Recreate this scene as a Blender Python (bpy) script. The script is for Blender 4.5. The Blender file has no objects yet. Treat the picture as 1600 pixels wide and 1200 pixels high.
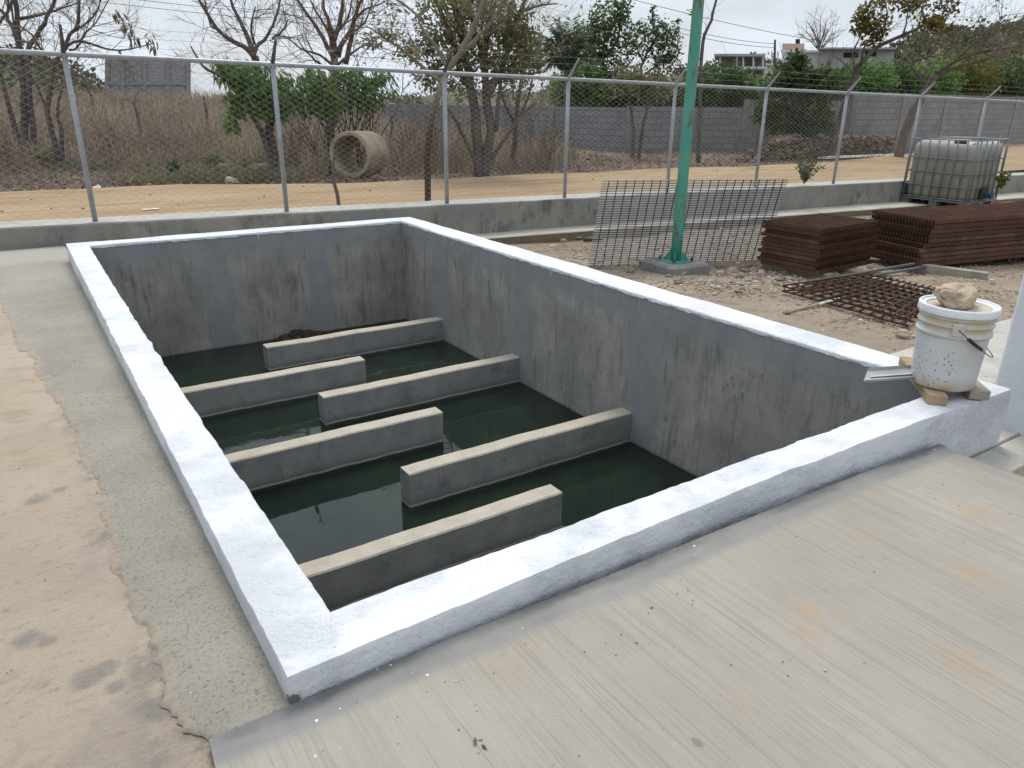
import bpy, math, random
from mathutils import Vector, Matrix, noise
random.seed(7)
RND = random.Random(11)
S = bpy.context.scene
COL = S.collection
V = Vector
def N3(x, y, z=0.0): return noise.noise(V((x, y, z)))
def sm(a, b, x):
    t = max(0.0, min(1.0, (x-a)/(b-a))); return t*t*(3-2*t)

# ------------------------------------------------------------------ camera
FPX = 1148.145
CAM = V((-0.47232, -1.52889, 1.21016))
YAW, PIT, ROLL = 0.58775824, 0.36526541, 0.01164560
_f = V((math.sin(YAW)*math.cos(PIT), math.cos(YAW)*math.cos(PIT), -math.sin(PIT)))
_r0 = V((math.cos(YAW), -math.sin(YAW), 0)); _u0 = _r0.cross(_f)
_r = math.cos(ROLL)*_r0 + math.sin(ROLL)*_u0; _u = _r.cross(_f)
cd = bpy.data.cameras.new('camera'); cam = bpy.data.objects.new('camera', cd); COL.objects.link(cam)
cam.matrix_world = Matrix(((_r.x, _u.x, -_f.x, CAM.x), (_r.y, _u.y, -_f.y, CAM.y), (_r.z, _u.z, -_f.z, CAM.z), (0, 0, 0, 1)))
cd.sensor_width = 36.0; cd.lens = FPX/1600*36.0; cd.clip_start = 0.05; cd.clip_end = 3000
S.camera = cam
def ray(px, py): return _r*((px-800)/FPX) - _u*((py-600)/FPX) + _f
def G(px, py, z):                                   # point of the survey on a level plane
    d = ray(px, py); return CAM + d*((z-CAM.z)/d.z)
def on(px, py, base, dep=0.0):                      # point above / beside a base, same distance from the viewer
    d = ray(px, py); h = math.hypot(base[0]-CAM.x, base[1]-CAM.y) + dep
    return CAM + d*(h/math.hypot(d.x, d.y))

# ------------------------------------------------------------------ terrain heights
def fy(x): return 7.2 - 0.058*x                     # fence line
def kz(x): return 0.03 - 0.008*x                    # top of kerb
def ftop(x): return 1.60 - 0.0145*x                 # fence rail
def gz(x, y):
    if y > fy(x) + 0.1:
        return -0.27 + (1.0 + .45*N3(x*.13, y*.10, 6))*sm(19, 43, y)*sm(17, 9, x-.15*y)
    if x < 1.5 and y > -0.15 or x < -0.2:
        return -0.094 - 0.0135*max(0, min(y, 7.5))
    if y < -0.17 and x < 2.7: return -0.32
    z = -0.285 - 0.035*max(0, x-3.2) - 0.03*max(0, y-0.9)
    return max(z, -0.54)
def gs(px, py):
    z = -0.3
    for _ in range(12):
        p = G(px, py, z); z = 0.5*z + 0.5*gz(p.x, p.y)
    return G(px, py, gz(p.x, p.y))

# ------------------------------------------------------------------ objects
def tag(o, label=None, cat=None, group=None, kind=None):
    if label: o['label'] = label
    if cat: o['category'] = cat
    if group: o['group'] = group
    if kind: o['kind'] = kind
    return o
def empty(name, loc, label, cat, group=None):
    o = bpy.data.objects.new(name, None); COL.objects.link(o); o.location = loc
    o.empty_display_size = 0.1
    return tag(o, label, cat, group)
def wloc(o):
    p = V((0, 0, 0))
    while o is not None: p = p + V(o.location); o = o.parent
    return p
class MB:
    def __init__(s): s.v = []; s.f = []; s.m = []; s.mi = 0
    def add(s, vs, fs):
        o = len(s.v); s.v += [tuple(p) for p in vs]
        for f in fs: s.f.append(tuple(i+o for i in f)); s.m.append(s.mi)
        return s
    def box(s, lo, hi, M=None):
        a, b, c = lo; d, e, f = hi
        vs = [V(p) for p in ((a,b,c),(d,b,c),(d,e,c),(a,e,c),(a,b,f),(d,b,f),(d,e,f),(a,e,f))]
        if M is not None: vs = [M @ p for p in vs]
        return s.add(vs, [(0,3,2,1),(4,5,6,7),(0,1,5,4),(1,2,6,5),(2,3,7,6),(3,0,4,7)])
    def rbox(s, lo, hi, b=0.01, M=None):            # box with chamfered edges
        a = V(lo); d = V(hi); vs = []; 
        for z, q in ((a.z, b), (a.z+b, 0), (d.z-b, 0), (d.z, b)):
            x0, y0, x1, y1 = a.x+q, a.y+q, d.x-q, d.y-q; c = b if q == 0 else b*0.6
            vs += [V((x0+c,y0,z)),V((x1-c,y0,z)),V((x1,y0+c,z)),V((x1,y1-c,z)),V((x1-c,y1,z)),V((x0+c,y1,z)),V((x0,y1-c,z)),V((x0,y0+c,z))]
        if M is not None: vs = [M @ p for p in vs]
        fs = [tuple(range(7, -1, -1)), tuple(range(24, 32))]
        for k in range(3):
            for i in range(8): j = (i+1) % 8; fs.append((k*8+i, k*8+j, k*8+8+j, k*8+8+i))
        return s.add(vs, fs)
    def tube(s, pts, rad, n=6, cap=True):
        pts = [V(p) for p in pts]; k = len(pts)
        if not hasattr(rad, '__len__'): rad = [rad]*k
        t = (pts[1]-pts[0]).normalized()
        a = t.orthogonal().normalized(); vs = []
        for i in range(k):
            t2 = (pts[min(i+1, k-1)] - pts[max(i-1, 0)])
            if t2.length > 1e-9: t = t2.normalized()
            a = a - t*a.dot(t)
            a = a.normalized() if a.length > 1e-6 else t.orthogonal().normalized()
            b = t.cross(a)
            for j in range(n):
                w = 2*math.pi*j/n; vs.append(pts[i] + (a*math.cos(w) + b*math.sin(w))*rad[i])
        fs = [(i*n+j, i*n+(j+1) % n, (i+1)*n+(j+1) % n, (i+1)*n+j) for i in range(k-1) for j in range(n)]
        if cap: fs += [tuple(range(n-1, -1, -1)), tuple(range((k-1)*n, k*n))]
        return s.add(vs, fs)
    def lathe(s, prof, c=(0,0,0), n=32, M=None):
        vs = []; fs = []; c = V(c); k = len(prof)
        for r, z in prof:
            for j in range(n):
                w = 2*math.pi*j/n; p = V((r*math.cos(w), r*math.sin(w), z))
                vs.append((M @ p if M is not None else p) + c)
        for i in range(k-1):
            for j in range(n): fs.append((i*n+j, i*n+(j+1) % n, (i+1)*n+(j+1) % n, (i+1)*n+j))
        return s.add(vs, fs)
    def leaf(s, p, size, rn, flat=0.0, asp=0.5, axis=None):
        d = V((rn.gauss(0,1), rn.gauss(0,1), rn.gauss(0,1)*(1-flat))) if axis is None else V(axis) + V((rn.gauss(0,.3), rn.gauss(0,.3), rn.gauss(0,.3)))
        d = d.normalized() if d.length > 1e-6 else V((1,0,0))
        e = V((rn.gauss(0,1), rn.gauss(0,1), rn.gauss(0,1))); e = e - d*e.dot(d)
        e = e.normalized() if e.length > 1e-6 else d.orthogonal().normalized()
        h = size*asp*0.5; p = V(p)
        return s.add([p, p+d*size*0.45+e*h, p+d*size, p+d*size*0.45-e*h], [(0,1,2,3)])
    def rock(s, c, r, rn, sq=(1,1,.7), n=7, m=5, rough=.25, ridge=0.0):
        sd = rn.uniform(0, 99); vs = []; fs = []; c = V(c)
        def P(d):
            k = 1 + rough*noise.noise(d*1.3+V((sd,0,0))) + rough*.5*noise.noise(d*2.9+V((0,sd,0))) - ridge*abs(noise.noise(d*1.9+V((sd,sd,0)))) - ridge*.6*abs(noise.noise(d*4.3+V((sd,0,sd)))) + ridge*.12*noise.noise(d*11)
            return c + V((d.x*sq[0], d.y*sq[1], d.z*sq[2]))*r*k
        vs.append(P(V((0,0,-1))))
        for i in range(1, m):
            th = math.pi*i/m
            for j in range(n):
                w = 2*math.pi*(j+.5*(i % 2))/n; vs.append(P(V((math.sin(th)*math.cos(w), math.sin(th)*math.sin(w), -math.cos(th)))))
        vs.append(P(V((0,0,1)))); L = len(vs)-1
        for j in range(n):
            fs.append((0, 1+(j+1) % n, 1+j)); b = 1+(m-2)*n; fs.append((b+j, b+(j+1) % n, L))
            for i in range(m-2): a = 1+i*n; fs.append((a+j, a+(j+1) % n, a+n+(j+1) % n, a+n+j))
        return s.add(vs, fs)
    def build(s, name, mat, parent=None, smooth=False, at=None):
        o0 = wloc(parent) if parent is not None else V(at) if at is not None else V((0,0,0))
        me = bpy.data.meshes.new(name)
        me.from_pydata([(p[0]-o0.x, p[1]-o0.y, p[2]-o0.z) for p in s.v], [], s.f)
        for m in (mat if isinstance(mat, (list, tuple)) else [mat]): me.materials.append(m)
        if isinstance(mat, (list, tuple)): me.polygons.foreach_set('material_index', s.m)
        if smooth: me.polygons.foreach_set('use_smooth', [True]*len(me.polygons))
        me.update()
        o = bpy.data.objects.new(name, me); COL.objects.link(o)
        if parent is not None: o.parent = parent
        elif at is not None: o.location = o0
        return o

# ------------------------------------------------------------------ materials
class NM:
    """small node builder; world position drives every texture"""
    def __init__(s, name, rough=0.8, metal=0.0, spec=0.3):
        m = bpy.data.materials.new(name); m.use_nodes = True; s.m = m; t = m.node_tree; s.t = t
        s.b = t.nodes['Principled BSDF']; s.b.inputs['Roughness'].default_value = rough
        s.b.inputs['Metallic'].default_value = metal; s.b.inputs['Specular IOR Level'].default_value = spec
        s.geo = t.nodes.new('ShaderNodeNewGeometry'); s.pos = s.geo.outputs['Position']; s.c = None; s.h = None
    def n(s, ty, **kw):
        x = s.t.nodes.new(ty)
        for k, v in kw.items(): setattr(x, k, v)
        return x
    def lk(s, a, b): s.t.links.new(a, b)
    def mapv(s, sc=(1,1,1), loc=(0,0,0), rot=(0,0,0)):
        x = s.n('ShaderNodeMapping'); s.lk(s.pos, x.inputs['Vector'])
        x.inputs['Scale'].default_value = sc; x.inputs['Location'].default_value = loc; x.inputs['Rotation'].default_value = rot
        return x.outputs[0]
    def noise(s, scale, detail=6, rough=.6, sc=(1,1,1), loc=(0,0,0), dist=0.0, rot=(0,0,0)):
        x = s.n('ShaderNodeTexNoise'); s.lk(s.mapv(sc, loc, rot), x.inputs['Vector'])
        x.inputs['Scale'].default_value = scale; x.inputs['Detail'].default_value = detail
        x.inputs['Roughness'].default_value = rough; x.inputs['Distortion'].default_value = dist
        return x.outputs['Fac']
    def voro(s, scale, feat='F1', sc=(1,1,1), loc=(0,0,0)):
        x = s.n('ShaderNodeTexVoronoi', feature=feat); s.lk(s.mapv(sc, loc), x.inputs['Vector']); x.inputs['Scale'].default_value = scale
        return x.outputs[0]
    def rng(s, f, a, b, c=0.0, d=1.0):
        x = s.n('ShaderNodeMapRange', interpolation_type='SMOOTHSTEP'); s.lk(f, x.inputs[0])
        for i, q in zip((1,2,3,4), (a,b,c,d)): x.inputs[i].default_value = q
        return x.outputs[0]
    def math(s, op, a, b=None):
        x = s.n('ShaderNodeMath', operation=op)
        for i, q in enumerate((a, b)):
            if q is None: continue
            if isinstance(q, (int, float)): x.inputs[i].default_value = q
            else: s.lk(q, x.inputs[i])
        return x.outputs[0]
    def axis(s, i):
        x = s.n('ShaderNodeSeparateXYZ'); s.lk(s.pos, x.inputs[0]); return x.outputs[i]
    def ramp(s, f, stops):
        x = s.n('ShaderNodeValToRGB'); s.lk(f, x.inputs[0]); e = x.color_ramp.elements
        while len(e) < len(stops): e.new(.5)
        for q, (p, c) in zip(e, stops): q.position = p; q.color = (*c, 1)
        return x.outputs[0]
    def base(s, c): s.c = c; return s
    def const(s, c):
        x = s.n('ShaderNodeRGB'); x.outputs[0].default_value = (*c, 1); s.c = x.outputs[0]; return s
    def mix(s, fac, col, mode='MIX'):
        x = s.n('ShaderNodeMix', data_type='RGBA', blend_type=mode)
        if isinstance(fac, (int, float)): x.inputs[0].default_value = fac
        else: s.lk(fac, x.inputs[0])
        s.lk(s.c, x.inputs[6])
        if isinstance(col, (tuple, list)): x.inputs[7].default_value = (*col, 1)
        else: s.lk(col, x.inputs[7])
        s.c = x.outputs[2]; return s
    def bump(s, f, dist=0.01, st=1.0):
        x = s.n('ShaderNodeBump'); x.inputs['Distance'].default_value = dist; x.inputs['Strength'].default_value = st
        s.lk(f, x.inputs['Height'])
        if s.h is not None: s.lk(s.h, x.inputs['Normal'])
        s.h = x.outputs[0]; return s
    def rough(s, f, a, b):
        s.lk(s.rng(f, 0.3, 0.7, a, b), s.b.inputs['Roughness']); return s
    def done(s):
        s.lk(s.c, s.b.inputs['Base Color'])
        if s.h is not None: s.lk(s.h, s.b.inputs['Normal'])
        return s.m
def simple(name, c1, c2, scale=4, rough=.8, bump=0.0, bs=40, metal=0, spec=.3, sc=(1,1,1)):
    k = NM(name, rough, metal, spec); k.base(k.ramp(k.noise(scale, 5, .6, sc), [(.3, c1), (.7, c2)]))
    if bump: k.bump(k.noise(bs, 4, .6, sc), bump)
    return k.done()
def leafmat(name, cols, trans=.45, rough=.6):
    k = NM(name, rough, 0, .25)
    n = len(cols); k.base(k.ramp(k.geo.outputs['Random Per Island'], [((i+.5)/n, c) for i, c in enumerate(cols)]))
    k.mix(k.rng(k.noise(1.1, 3), .35, .7, 0, .5), tuple(x*.55 for x in cols[0]))
    m = k.done(); tr = k.n('ShaderNodeBsdfTranslucent'); k.lk(k.c, tr.inputs[0]); mx = k.n('ShaderNodeMixShader'); mx.inputs[0].default_value = trans
    k.lk(k.b.outputs[0], mx.inputs[1]); k.lk(tr.outputs[0], mx.inputs[2]); k.lk(mx.outputs[0], k.t.nodes['Material Output'].inputs[0])
    return m
def islandmat(name, cols, rough=.85, bump=0):
    k = NM(name, rough, 0, .2); n = len(cols)
    k.base(k.ramp(k.geo.outputs['Random Per Island'], [((i+.5)/n, c) for i, c in enumerate(cols)]))
    k.mix(k.rng(k.noise(9, 4), .35, .75, 0, .4), cols[0])
    if bump: k.bump(k.noise(60, 4), bump)
    return k.done()

# white limewash on rough mortar
k = NM('white_paint', .75, 0, .25)
k.base(k.ramp(k.noise(3, 5, .6), [(.3, (.62,.632,.65)), (.7, (.695,.704,.718))]))
pit = k.rng(k.noise(55, 4, .7, loc=(3,1,2)), .64, .71)
k.mix(k.math('MULTIPLY', pit, k.rng(k.noise(2.2, 3), .45, .62)), (.34,.34,.33))
k.mix(k.rng(k.noise(7, 5, .7, loc=(9,2,0)), .62, .8, 0, .35), (.66,.66,.63))
k.mix(k.rng(k.noise(11, 5, .7, sc=(1,1,3), loc=(4,1,4)), .58, .74, 0, .18), (.46,.465,.47)).mix(k.math('MULTIPLY', k.rng(k.noise(120, 3, .7, loc=(1,9,2)), .66, .72), k.rng(k.noise(4, 3, .6, loc=(8,8,8)), .45, .6)), (.30,.30,.29))
k.bump(k.math('MULTIPLY', k.noise(24, 7, .75), k.rng(k.noise(3, 4, .6, loc=(5,5,5)), .4, .62, .2, 1.0)), .017).bump(k.noise(9, 5, .65), .012)
pv = k.n('ShaderNodeVectorMath', operation='DISTANCE'); k.lk(k.pos, pv.inputs[0]); pv.inputs[1].default_value = (-.163,-.176,-.070)
k.mix(k.rng(k.math('ADD', pv.outputs['Value'], k.math('MULTIPLY', k.math('SUBTRACT', k.noise(60, 4, .7), .5), .05)), .028, .018), (.16,.15,.15))
k.mix(k.math('MULTIPLY', k.rng(k.math('ADD', k.math('ADD', k.axis(2), k.math('MULTIPLY', k.axis(0), .019)), k.math('MULTIPLY', k.noise(26, 5, .7), .05)), -.048, -.062), k.math('MULTIPLY', k.rng(k.axis(0), 2.45, 2.2), k.rng(k.noise(3.5, 4, .6, loc=(2,2,2)), .46, .58, 0, .5))), (.34,.335,.32)).bump(k.noise(70, 5, .7), .003)
M_white = k.done()
# tank plaster: dark streaky cement with smoother, paler joint bands
k = NM('tank_plaster', .8, 0, .3)
k.base(k.ramp(k.noise(2.3, 7, .65), [(.28, (.195,.188,.17)), (.5, (.285,.273,.245)), (.72, (.375,.358,.315))]))
st = k.noise(7, 7, .72, sc=(1,1,.22), dist=.4); st2 = k.noise(26, 6, .75, sc=(1,1,.10), loc=(4,4,0), dist=.3); st3 = k.noise(60, 4, .7, sc=(1,1,.06), loc=(1,7,0))
k.mix(k.rng(st, .5, .74, 0, .75), (.105,.105,.098)).mix(k.rng(st2, .50, .70, 0, .6), (.09,.091,.086)).mix(k.rng(st3, .54, .7, 0, .5), (.30,.29,.265))
k.mix(k.math('MULTIPLY', k.rng(k.noise(20, 6, .75, sc=(1,1,.45), loc=(2,2,8)), .54, .72, 0, .75), k.rng(k.noise(1.6, 3, .6, loc=(6,1,1)), .46, .62)), (.085,.09,.088))
k.mix(k.math('MULTIPLY', k.rng(k.noise(14, 4, .6, sc=(1,1,.06), loc=(8,3,0)), .6, .75, 0, .5), k.rng(k.axis(2), -1.1, -.5, 1, .0)), (.20,.155,.085))
def band(a, c, w):
    d = k.math('ABSOLUTE', k.math('ADD', k.math('SUBTRACT', a, c), k.math('MULTIPLY', k.math('SUBTRACT', k.noise(3, 3, .5), .5), .10)))
    return k.rng(d, w*.55, w, 1, 0)
X, Y, Z = k.axis(0), k.axis(1), k.axis(2)
onr = k.rng(X, 2.8, 2.85); onf = k.rng(Y, 5.78, 5.84)
acc = k.rng(k.math('ADD', Z, k.math('MULTIPLY', k.math('SUBTRACT', k.noise(2.4, 4), .5), .12)), -.23, -.13)
for y0, w in ((1.98,.19),(3.52,.20),(5.0,.2)): acc = k.math('MAXIMUM', acc, k.math('MULTIPLY', band(Y, y0, w), onr))
for x0, w in ((1.02,.17),(2.03,.15)): acc = k.math('MAXIMUM', acc, k.math('MULTIPLY', band(X, x0, w), onf))
k.mix(k.math('MULTIPLY', acc, .85), k.ramp(k.noise(5, 5, .6), [(.3, (.205,.212,.22)), (.7, (.265,.272,.275))]))
k.mix(k.rng(Z, -1.115, -1.085, .7, 0), (.05,.05,.04))
k.bump(k.noise(30, 6, .65), .004).bump(k.noise(6, 3, .6, sc=(1,1,.3)), .01)
M_plaster = k.done()
# baffle concrete: grey sides, dusty top
k = NM('baffle_concrete', .85, 0, .25)
k.base(k.ramp(k.noise(5, 7, .65), [(.3, (.20,.20,.195)), (.7, (.30,.295,.275))]))
k.mix(k.rng(k.noise(16, 5, .7, sc=(1,1,.4), loc=(4,0,0)), .55, .75, 0, .6), (.105,.104,.10))
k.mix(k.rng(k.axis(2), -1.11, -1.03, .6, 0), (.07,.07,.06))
wl = k.math('ADD', k.axis(2), k.math('MULTIPLY', k.noise(6, 4, .6), .03))
k.mix(k.math('MULTIPLY', k.rng(wl, -1.092, -1.086), k.rng(wl, -1.072, -1.080)), (.36,.35,.31))
k.mix(k.rng(k.noise(5, 6, .75, loc=(3,8,1)), .56, .70, 0, .6), (.10,.102,.10))
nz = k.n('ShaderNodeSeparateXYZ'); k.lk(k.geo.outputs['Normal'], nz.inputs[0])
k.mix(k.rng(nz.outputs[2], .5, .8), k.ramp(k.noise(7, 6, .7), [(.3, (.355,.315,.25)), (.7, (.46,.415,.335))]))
k.bump(k.noise(45, 5, .7), .004)
M_baffle = k.done()
# broom-finished slab
k = NM('broomed_concrete', .85, 0, .25)
k.base(k.ramp(k.noise(1.3, 6, .6), [(.3, (.280,.250,.208)), (.7, (.352,.322,.276))]))
b1 = k.noise(46, 6, .7, sc=(1,.03,1), rot=(0,0,.06), dist=.1); b2 = k.noise(125, 3, .6, sc=(1,.010,1), loc=(3,1,0), rot=(0,0,.06))
k.mix(k.rng(b1, .50, .70, 0, .20), (.19,.175,.145)).mix(k.rng(b1, .5, .3, 0, .16), (.36,.355,.325)).mix(k.math('MULTIPLY', k.rng(b2, .48, .64), k.rng(k.noise(2.5, 5, .7, loc=(2,7,0)), .3, .62, .08, .38)), (.185,.172,.143)).mix(k.math('MULTIPLY', k.rng(k.noise(150, 2, .5, sc=(1,.012,1), loc=(6,6,0), rot=(0,0,.06)), .62, .68), k.rng(k.noise(1.5, 3, .6, loc=(9,9,0)), .42, .6, 0, .35)), (.14,.128,.105)).mix(k.rng(k.noise(210, 3, .7), .58, .70, 0, .35), (.16,.15,.125))
k.mix(k.rng(k.noise(2.1, 5, .65, loc=(5,5,0)), .56, .70, 0, .55), (.27,.24,.185))
for (x, y, r, a) in ((1.10,-.63,.12,.6),(1.62,-.45,.07,.55),(2.15,-.55,.11,.5),(1.3,-.92,.13,.45),(1.72,-.75,.10,.5),(.72,-.72,.05,.6),(2.0,-.28,.05,.45),(.35,-.3,.12,.3)):
    dx = k.math('SUBTRACT', k.axis(0), x); dy = k.math('SUBTRACT', k.axis(1), y)
    d = k.math('SQRT', k.math('ADD', k.math('MULTIPLY', dx, dx), k.math('MULTIPLY', dy, dy)))
    d = k.math('ADD', d, k.math('MULTIPLY', k.math('SUBTRACT', k.noise(9, 5, .7), .5), r*2.4))
    k.mix(k.math('MULTIPLY', k.rng(d, r*1.1, r*.1, 0, a*1.1), k.rng(k.noise(13, 6, .75, loc=(x,y,0)), .36, .62)), (.36,.245,.14))
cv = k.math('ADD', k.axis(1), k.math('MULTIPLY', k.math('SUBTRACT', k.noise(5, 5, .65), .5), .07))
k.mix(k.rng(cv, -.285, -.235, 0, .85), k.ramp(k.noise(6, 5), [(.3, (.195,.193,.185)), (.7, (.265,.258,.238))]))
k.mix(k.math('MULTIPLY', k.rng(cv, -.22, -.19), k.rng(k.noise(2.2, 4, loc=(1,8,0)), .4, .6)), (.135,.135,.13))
spl = k.rng(k.voro(26, loc=(.3,.2,0)), .11, .07)
k.mix(k.math('MULTIPLY', spl, k.math('MULTIPLY', k.rng(k.axis(1), -.40, -.25), k.rng(k.noise(5, 2, loc=(0,3,0)), .56, .6))), (.8,.82,.84))
k.mix(k.rng(k.noise(30, 3, .6, loc=(7,7,0)), .74, .78, 0, .8), (.12,.11,.10))
px_ = k.n('ShaderNodeVectorMath', operation='DISTANCE'); k.lk(k.mapv((1.6,1,1)), px_.inputs[0]); px_.inputs[1].default_value = (.545*1.6,-.745,-.085)
k.mix(k.rng(k.math('ADD', px_.outputs['Value'], k.math('MULTIPLY', k.math('SUBTRACT', k.noise(50, 4, .7), .5), .02)), .019, .009, 0, .7), (.17,.14,.10))
k.bump(b1, .0035).bump(b2, .002).bump(k.noise(60, 5, .7), .0012)
M_slab = k.done()
# rough mortar apron
k = NM('mortar_apron', .9, 0, .2)
k.base(k.ramp(k.noise(2.4, 6, .6), [(.3, (.272,.246,.20)), (.7, (.355,.328,.275))]))
k.mix(k.rng(k.noise(90, 5, .8), .50, .64, 0, .75), (.135,.125,.108)).mix(k.rng(k.noise(130, 3, .7), .56, .7, 0, .5), (.36,.345,.315))
k.mix(k.rng(k.axis(1), 4.6, 6.0, 0, .35), (.36,.34,.30)).mix(k.rng(k.math('ADD', k.axis(1), k.math('MULTIPLY', k.noise(2, 5), .5)), 6.35, 6.65, 0, .8), (.43,.395,.34))
k.mix(k.math('MULTIPLY', k.rng(k.voro(23, loc=(.1,.4,0)), .06, .04), k.rng(k.noise(4, 2, loc=(2,3,0)), .54, .58)), (.8,.82,.84))
at_ = k.n('ShaderNodeAttribute'); at_.attribute_name = 'margin'
k.mix(k.rng(k.math('ADD', at_.outputs['Fac'], k.math('MULTIPLY', k.math('SUBTRACT', k.noise(16, 7, .75), .5), .9)), .30, .10, 0, .85), k.ramp(k.noise(6, 6, .7), [(.3, (.33,.265,.195)), (.7, (.41,.345,.27))]))
k.bump(k.noise(20, 7, .8), .008).bump(k.noise(95, 5, .75), .004)
M_apron = k.done()
# left hard-standing: beige earth-stained concrete with grey mortar smears
k = NM('stained_concrete', .9, 0, .2)
k.base(k.ramp(k.noise(1.7, 7, .65), [(.25, (.375,.295,.215)), (.5, (.455,.37,.28)), (.75, (.50,.43,.345))]))
k.mix(k.rng(k.noise(5, 6, .7, sc=(1,1.6,1), loc=(2,2,0)), .54, .68, 0, .6), (.36,.27,.185)).mix(k.rng(k.noise(26, 6, .75, sc=(1,1.7,1)), .55, .68, 0, .45), (.22,.17,.125))
k.mix(k.rng(k.noise(2.6, 4, .6, loc=(6,1,0)), .57, .66, 0, .6), (.36,.31,.27))
sx = k.math('ADD', k.axis(0), k.math('MULTIPLY', k.math('SUBTRACT', k.noise(7, 6, .7), .5), .16))
k.mix(k.math('MULTIPLY', k.rng(sx, -.50, -.43), k.rng(k.noise(4.5, 6, .7, loc=(1,5,0)), .46, .60, 0, .7)), (.215,.205,.18))
for (x, y, r) in ((-.66,.44,.045),(-.62,.40,.03),(-.545,.20,.045),(-.50,.215,.03),(-.60,1.28,.05),(-.53,1.32,.035),(-.49,.13,.03)):
    dx = k.math('SUBTRACT', k.axis(0), x); dy = k.math('SUBTRACT', k.axis(1), y)
    d = k.math('SQRT', k.math('ADD', k.math('MULTIPLY', dx, dx), k.math('MULTIPLY', dy, dy)))
    d = k.math('ADD', d, k.math('MULTIPLY', k.math('SUBTRACT', k.noise(14, 5, .7), .5), r*1.7))
    k.mix(k.rng(d, r*1.1, r*.35, 0, .62), k.ramp(k.noise(40, 5, .75), [(.35, (.17,.165,.15)), (.65, (.26,.25,.225))]))
k.mix(k.rng(k.noise(100, 5, .8), .56, .68, 0, .4), (.24,.19,.14))
k.bump(k.noise(9, 8, .78, sc=(1,1.8,1)), .02).bump(k.noise(55, 6, .75), .004)
M_left = k.done()
# yard earth
k = NM('yard_earth', .95, 0, .15)
k.base(k.ramp(k.noise(.8, 7, .7), [(.3, (.27,.205,.142)), (.5, (.345,.275,.202)), (.7, (.41,.35,.275))]))
k.mix(k.rng(k.noise(3.5, 6, .7, loc=(2,6,0)), .5, .66, 0, .75), (.17,.105,.062)).mix(k.rng(k.noise(22, 6, .75), .52, .66, 0, .65), (.125,.09,.06)).mix(k.rng(k.noise(48, 4, .7, loc=(3,0,0)), .57, .68, 0, .6), (.44,.39,.32))
wob = k.math('ADD', k.axis(0), k.math('MULTIPLY', k.math('SUBTRACT', k.noise(1.5, 5, .6), .5), .9))
k.mix(k.rng(wob, 4.6, 4.1, 0, .8), k.ramp(k.noise(4, 6, .7), [(.3, (.30,.245,.18)), (.7, (.385,.33,.26))]))
k.bump(k.noise(13, 7, .75), .03).bump(k.noise(60, 5, .75), .01)
M_yard = k.done()
# soil beyond the fence
k = NM('dry_soil', .95, 0, .1)
k.base(k.ramp(k.noise(.9, 7, .7), [(.3, (.12,.088,.063)), (.5, (.19,.142,.105)), (.7, (.26,.195,.142))]))
k.mix(k.rng(k.noise(7, 6, .75, loc=(2,6,0)), .5, .68, 0, .55), (.075,.057,.043)).mix(k.rng(k.noise(22, 5, .7), .58, .7, 0, .6), (.30,.25,.19))
k.bump(k.noise(6, 7, .75), .08)
M_soil = k.done()
k = NM('dirt_road', .95, 0, .1)
k.base(k.ramp(k.noise(.7, 6, .6, sc=(.35,1,1)), [(.3, (.30,.215,.13)), (.7, (.39,.29,.185))]))
k.mix(k.rng(k.noise(2.6, 7, .75, sc=(.22,1,1), loc=(3,3,0)), .46, .62, 0, .75), (.27,.165,.08)).mix(k.rng(k.noise(40, 4, .7), .66, .74, 0, .6), (.22,.15,.09))
k.bump(k.noise(4, 6, .7), .03)
M_road = k.done()
# kerb / plain concrete
k = NM('kerb_concrete', .88, 0, .2)
k.base(k.ramp(k.noise(1.6, 7, .65), [(.3, (.20,.192,.165)), (.7, (.30,.287,.25))]))
k.mix(k.rng(k.noise(3.2, 7, .75, sc=(1,1,.6), loc=(1,1,1)), .5, .66, 0, .8), (.095,.092,.082)).mix(k.rng(k.noise(1.2, 3, .5, loc=(7,2,0)), .56, .6, 0, .5), (.185,.20,.205))
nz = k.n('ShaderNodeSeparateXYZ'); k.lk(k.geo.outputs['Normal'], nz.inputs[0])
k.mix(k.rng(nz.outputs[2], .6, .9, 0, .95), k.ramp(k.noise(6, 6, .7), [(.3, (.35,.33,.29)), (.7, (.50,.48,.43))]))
k.mix(k.rng(k.noise(14, 6, .75), .58, .68, 0, .55), (.17,.155,.13))
k.bump(k.noise(25, 6, .7), .006)
M_kerb = k.done()
k = NM('step_concrete', .88, 0, .2)
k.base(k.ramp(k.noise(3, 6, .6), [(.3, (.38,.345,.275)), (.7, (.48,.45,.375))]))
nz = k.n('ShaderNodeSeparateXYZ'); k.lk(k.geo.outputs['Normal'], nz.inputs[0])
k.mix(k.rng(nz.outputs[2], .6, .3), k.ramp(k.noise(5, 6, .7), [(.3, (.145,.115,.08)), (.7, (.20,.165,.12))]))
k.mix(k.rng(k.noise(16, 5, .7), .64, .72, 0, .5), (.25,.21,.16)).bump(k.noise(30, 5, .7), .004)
M_step = k.done()
M_block = simple('pedestal_concrete', (.17,.165,.155), (.25,.243,.228), 6, .9, .006, 40)
M_galv = simple('galvanised_steel', (.27,.29,.31), (.38,.40,.42), 6, .45, metal=.35, spec=.5)
M_wire = simple('galvanised_wire', (.33,.315,.295), (.43,.41,.385), 3, .55, metal=.15, spec=.4)
M_barb = simple('barbed_wire', (.26,.255,.25), (.38,.37,.36), 3, .6, metal=.2)
M_arm = simple('dark_steel', (.06,.062,.065), (.12,.122,.125), 8, .6, metal=.3)
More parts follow.
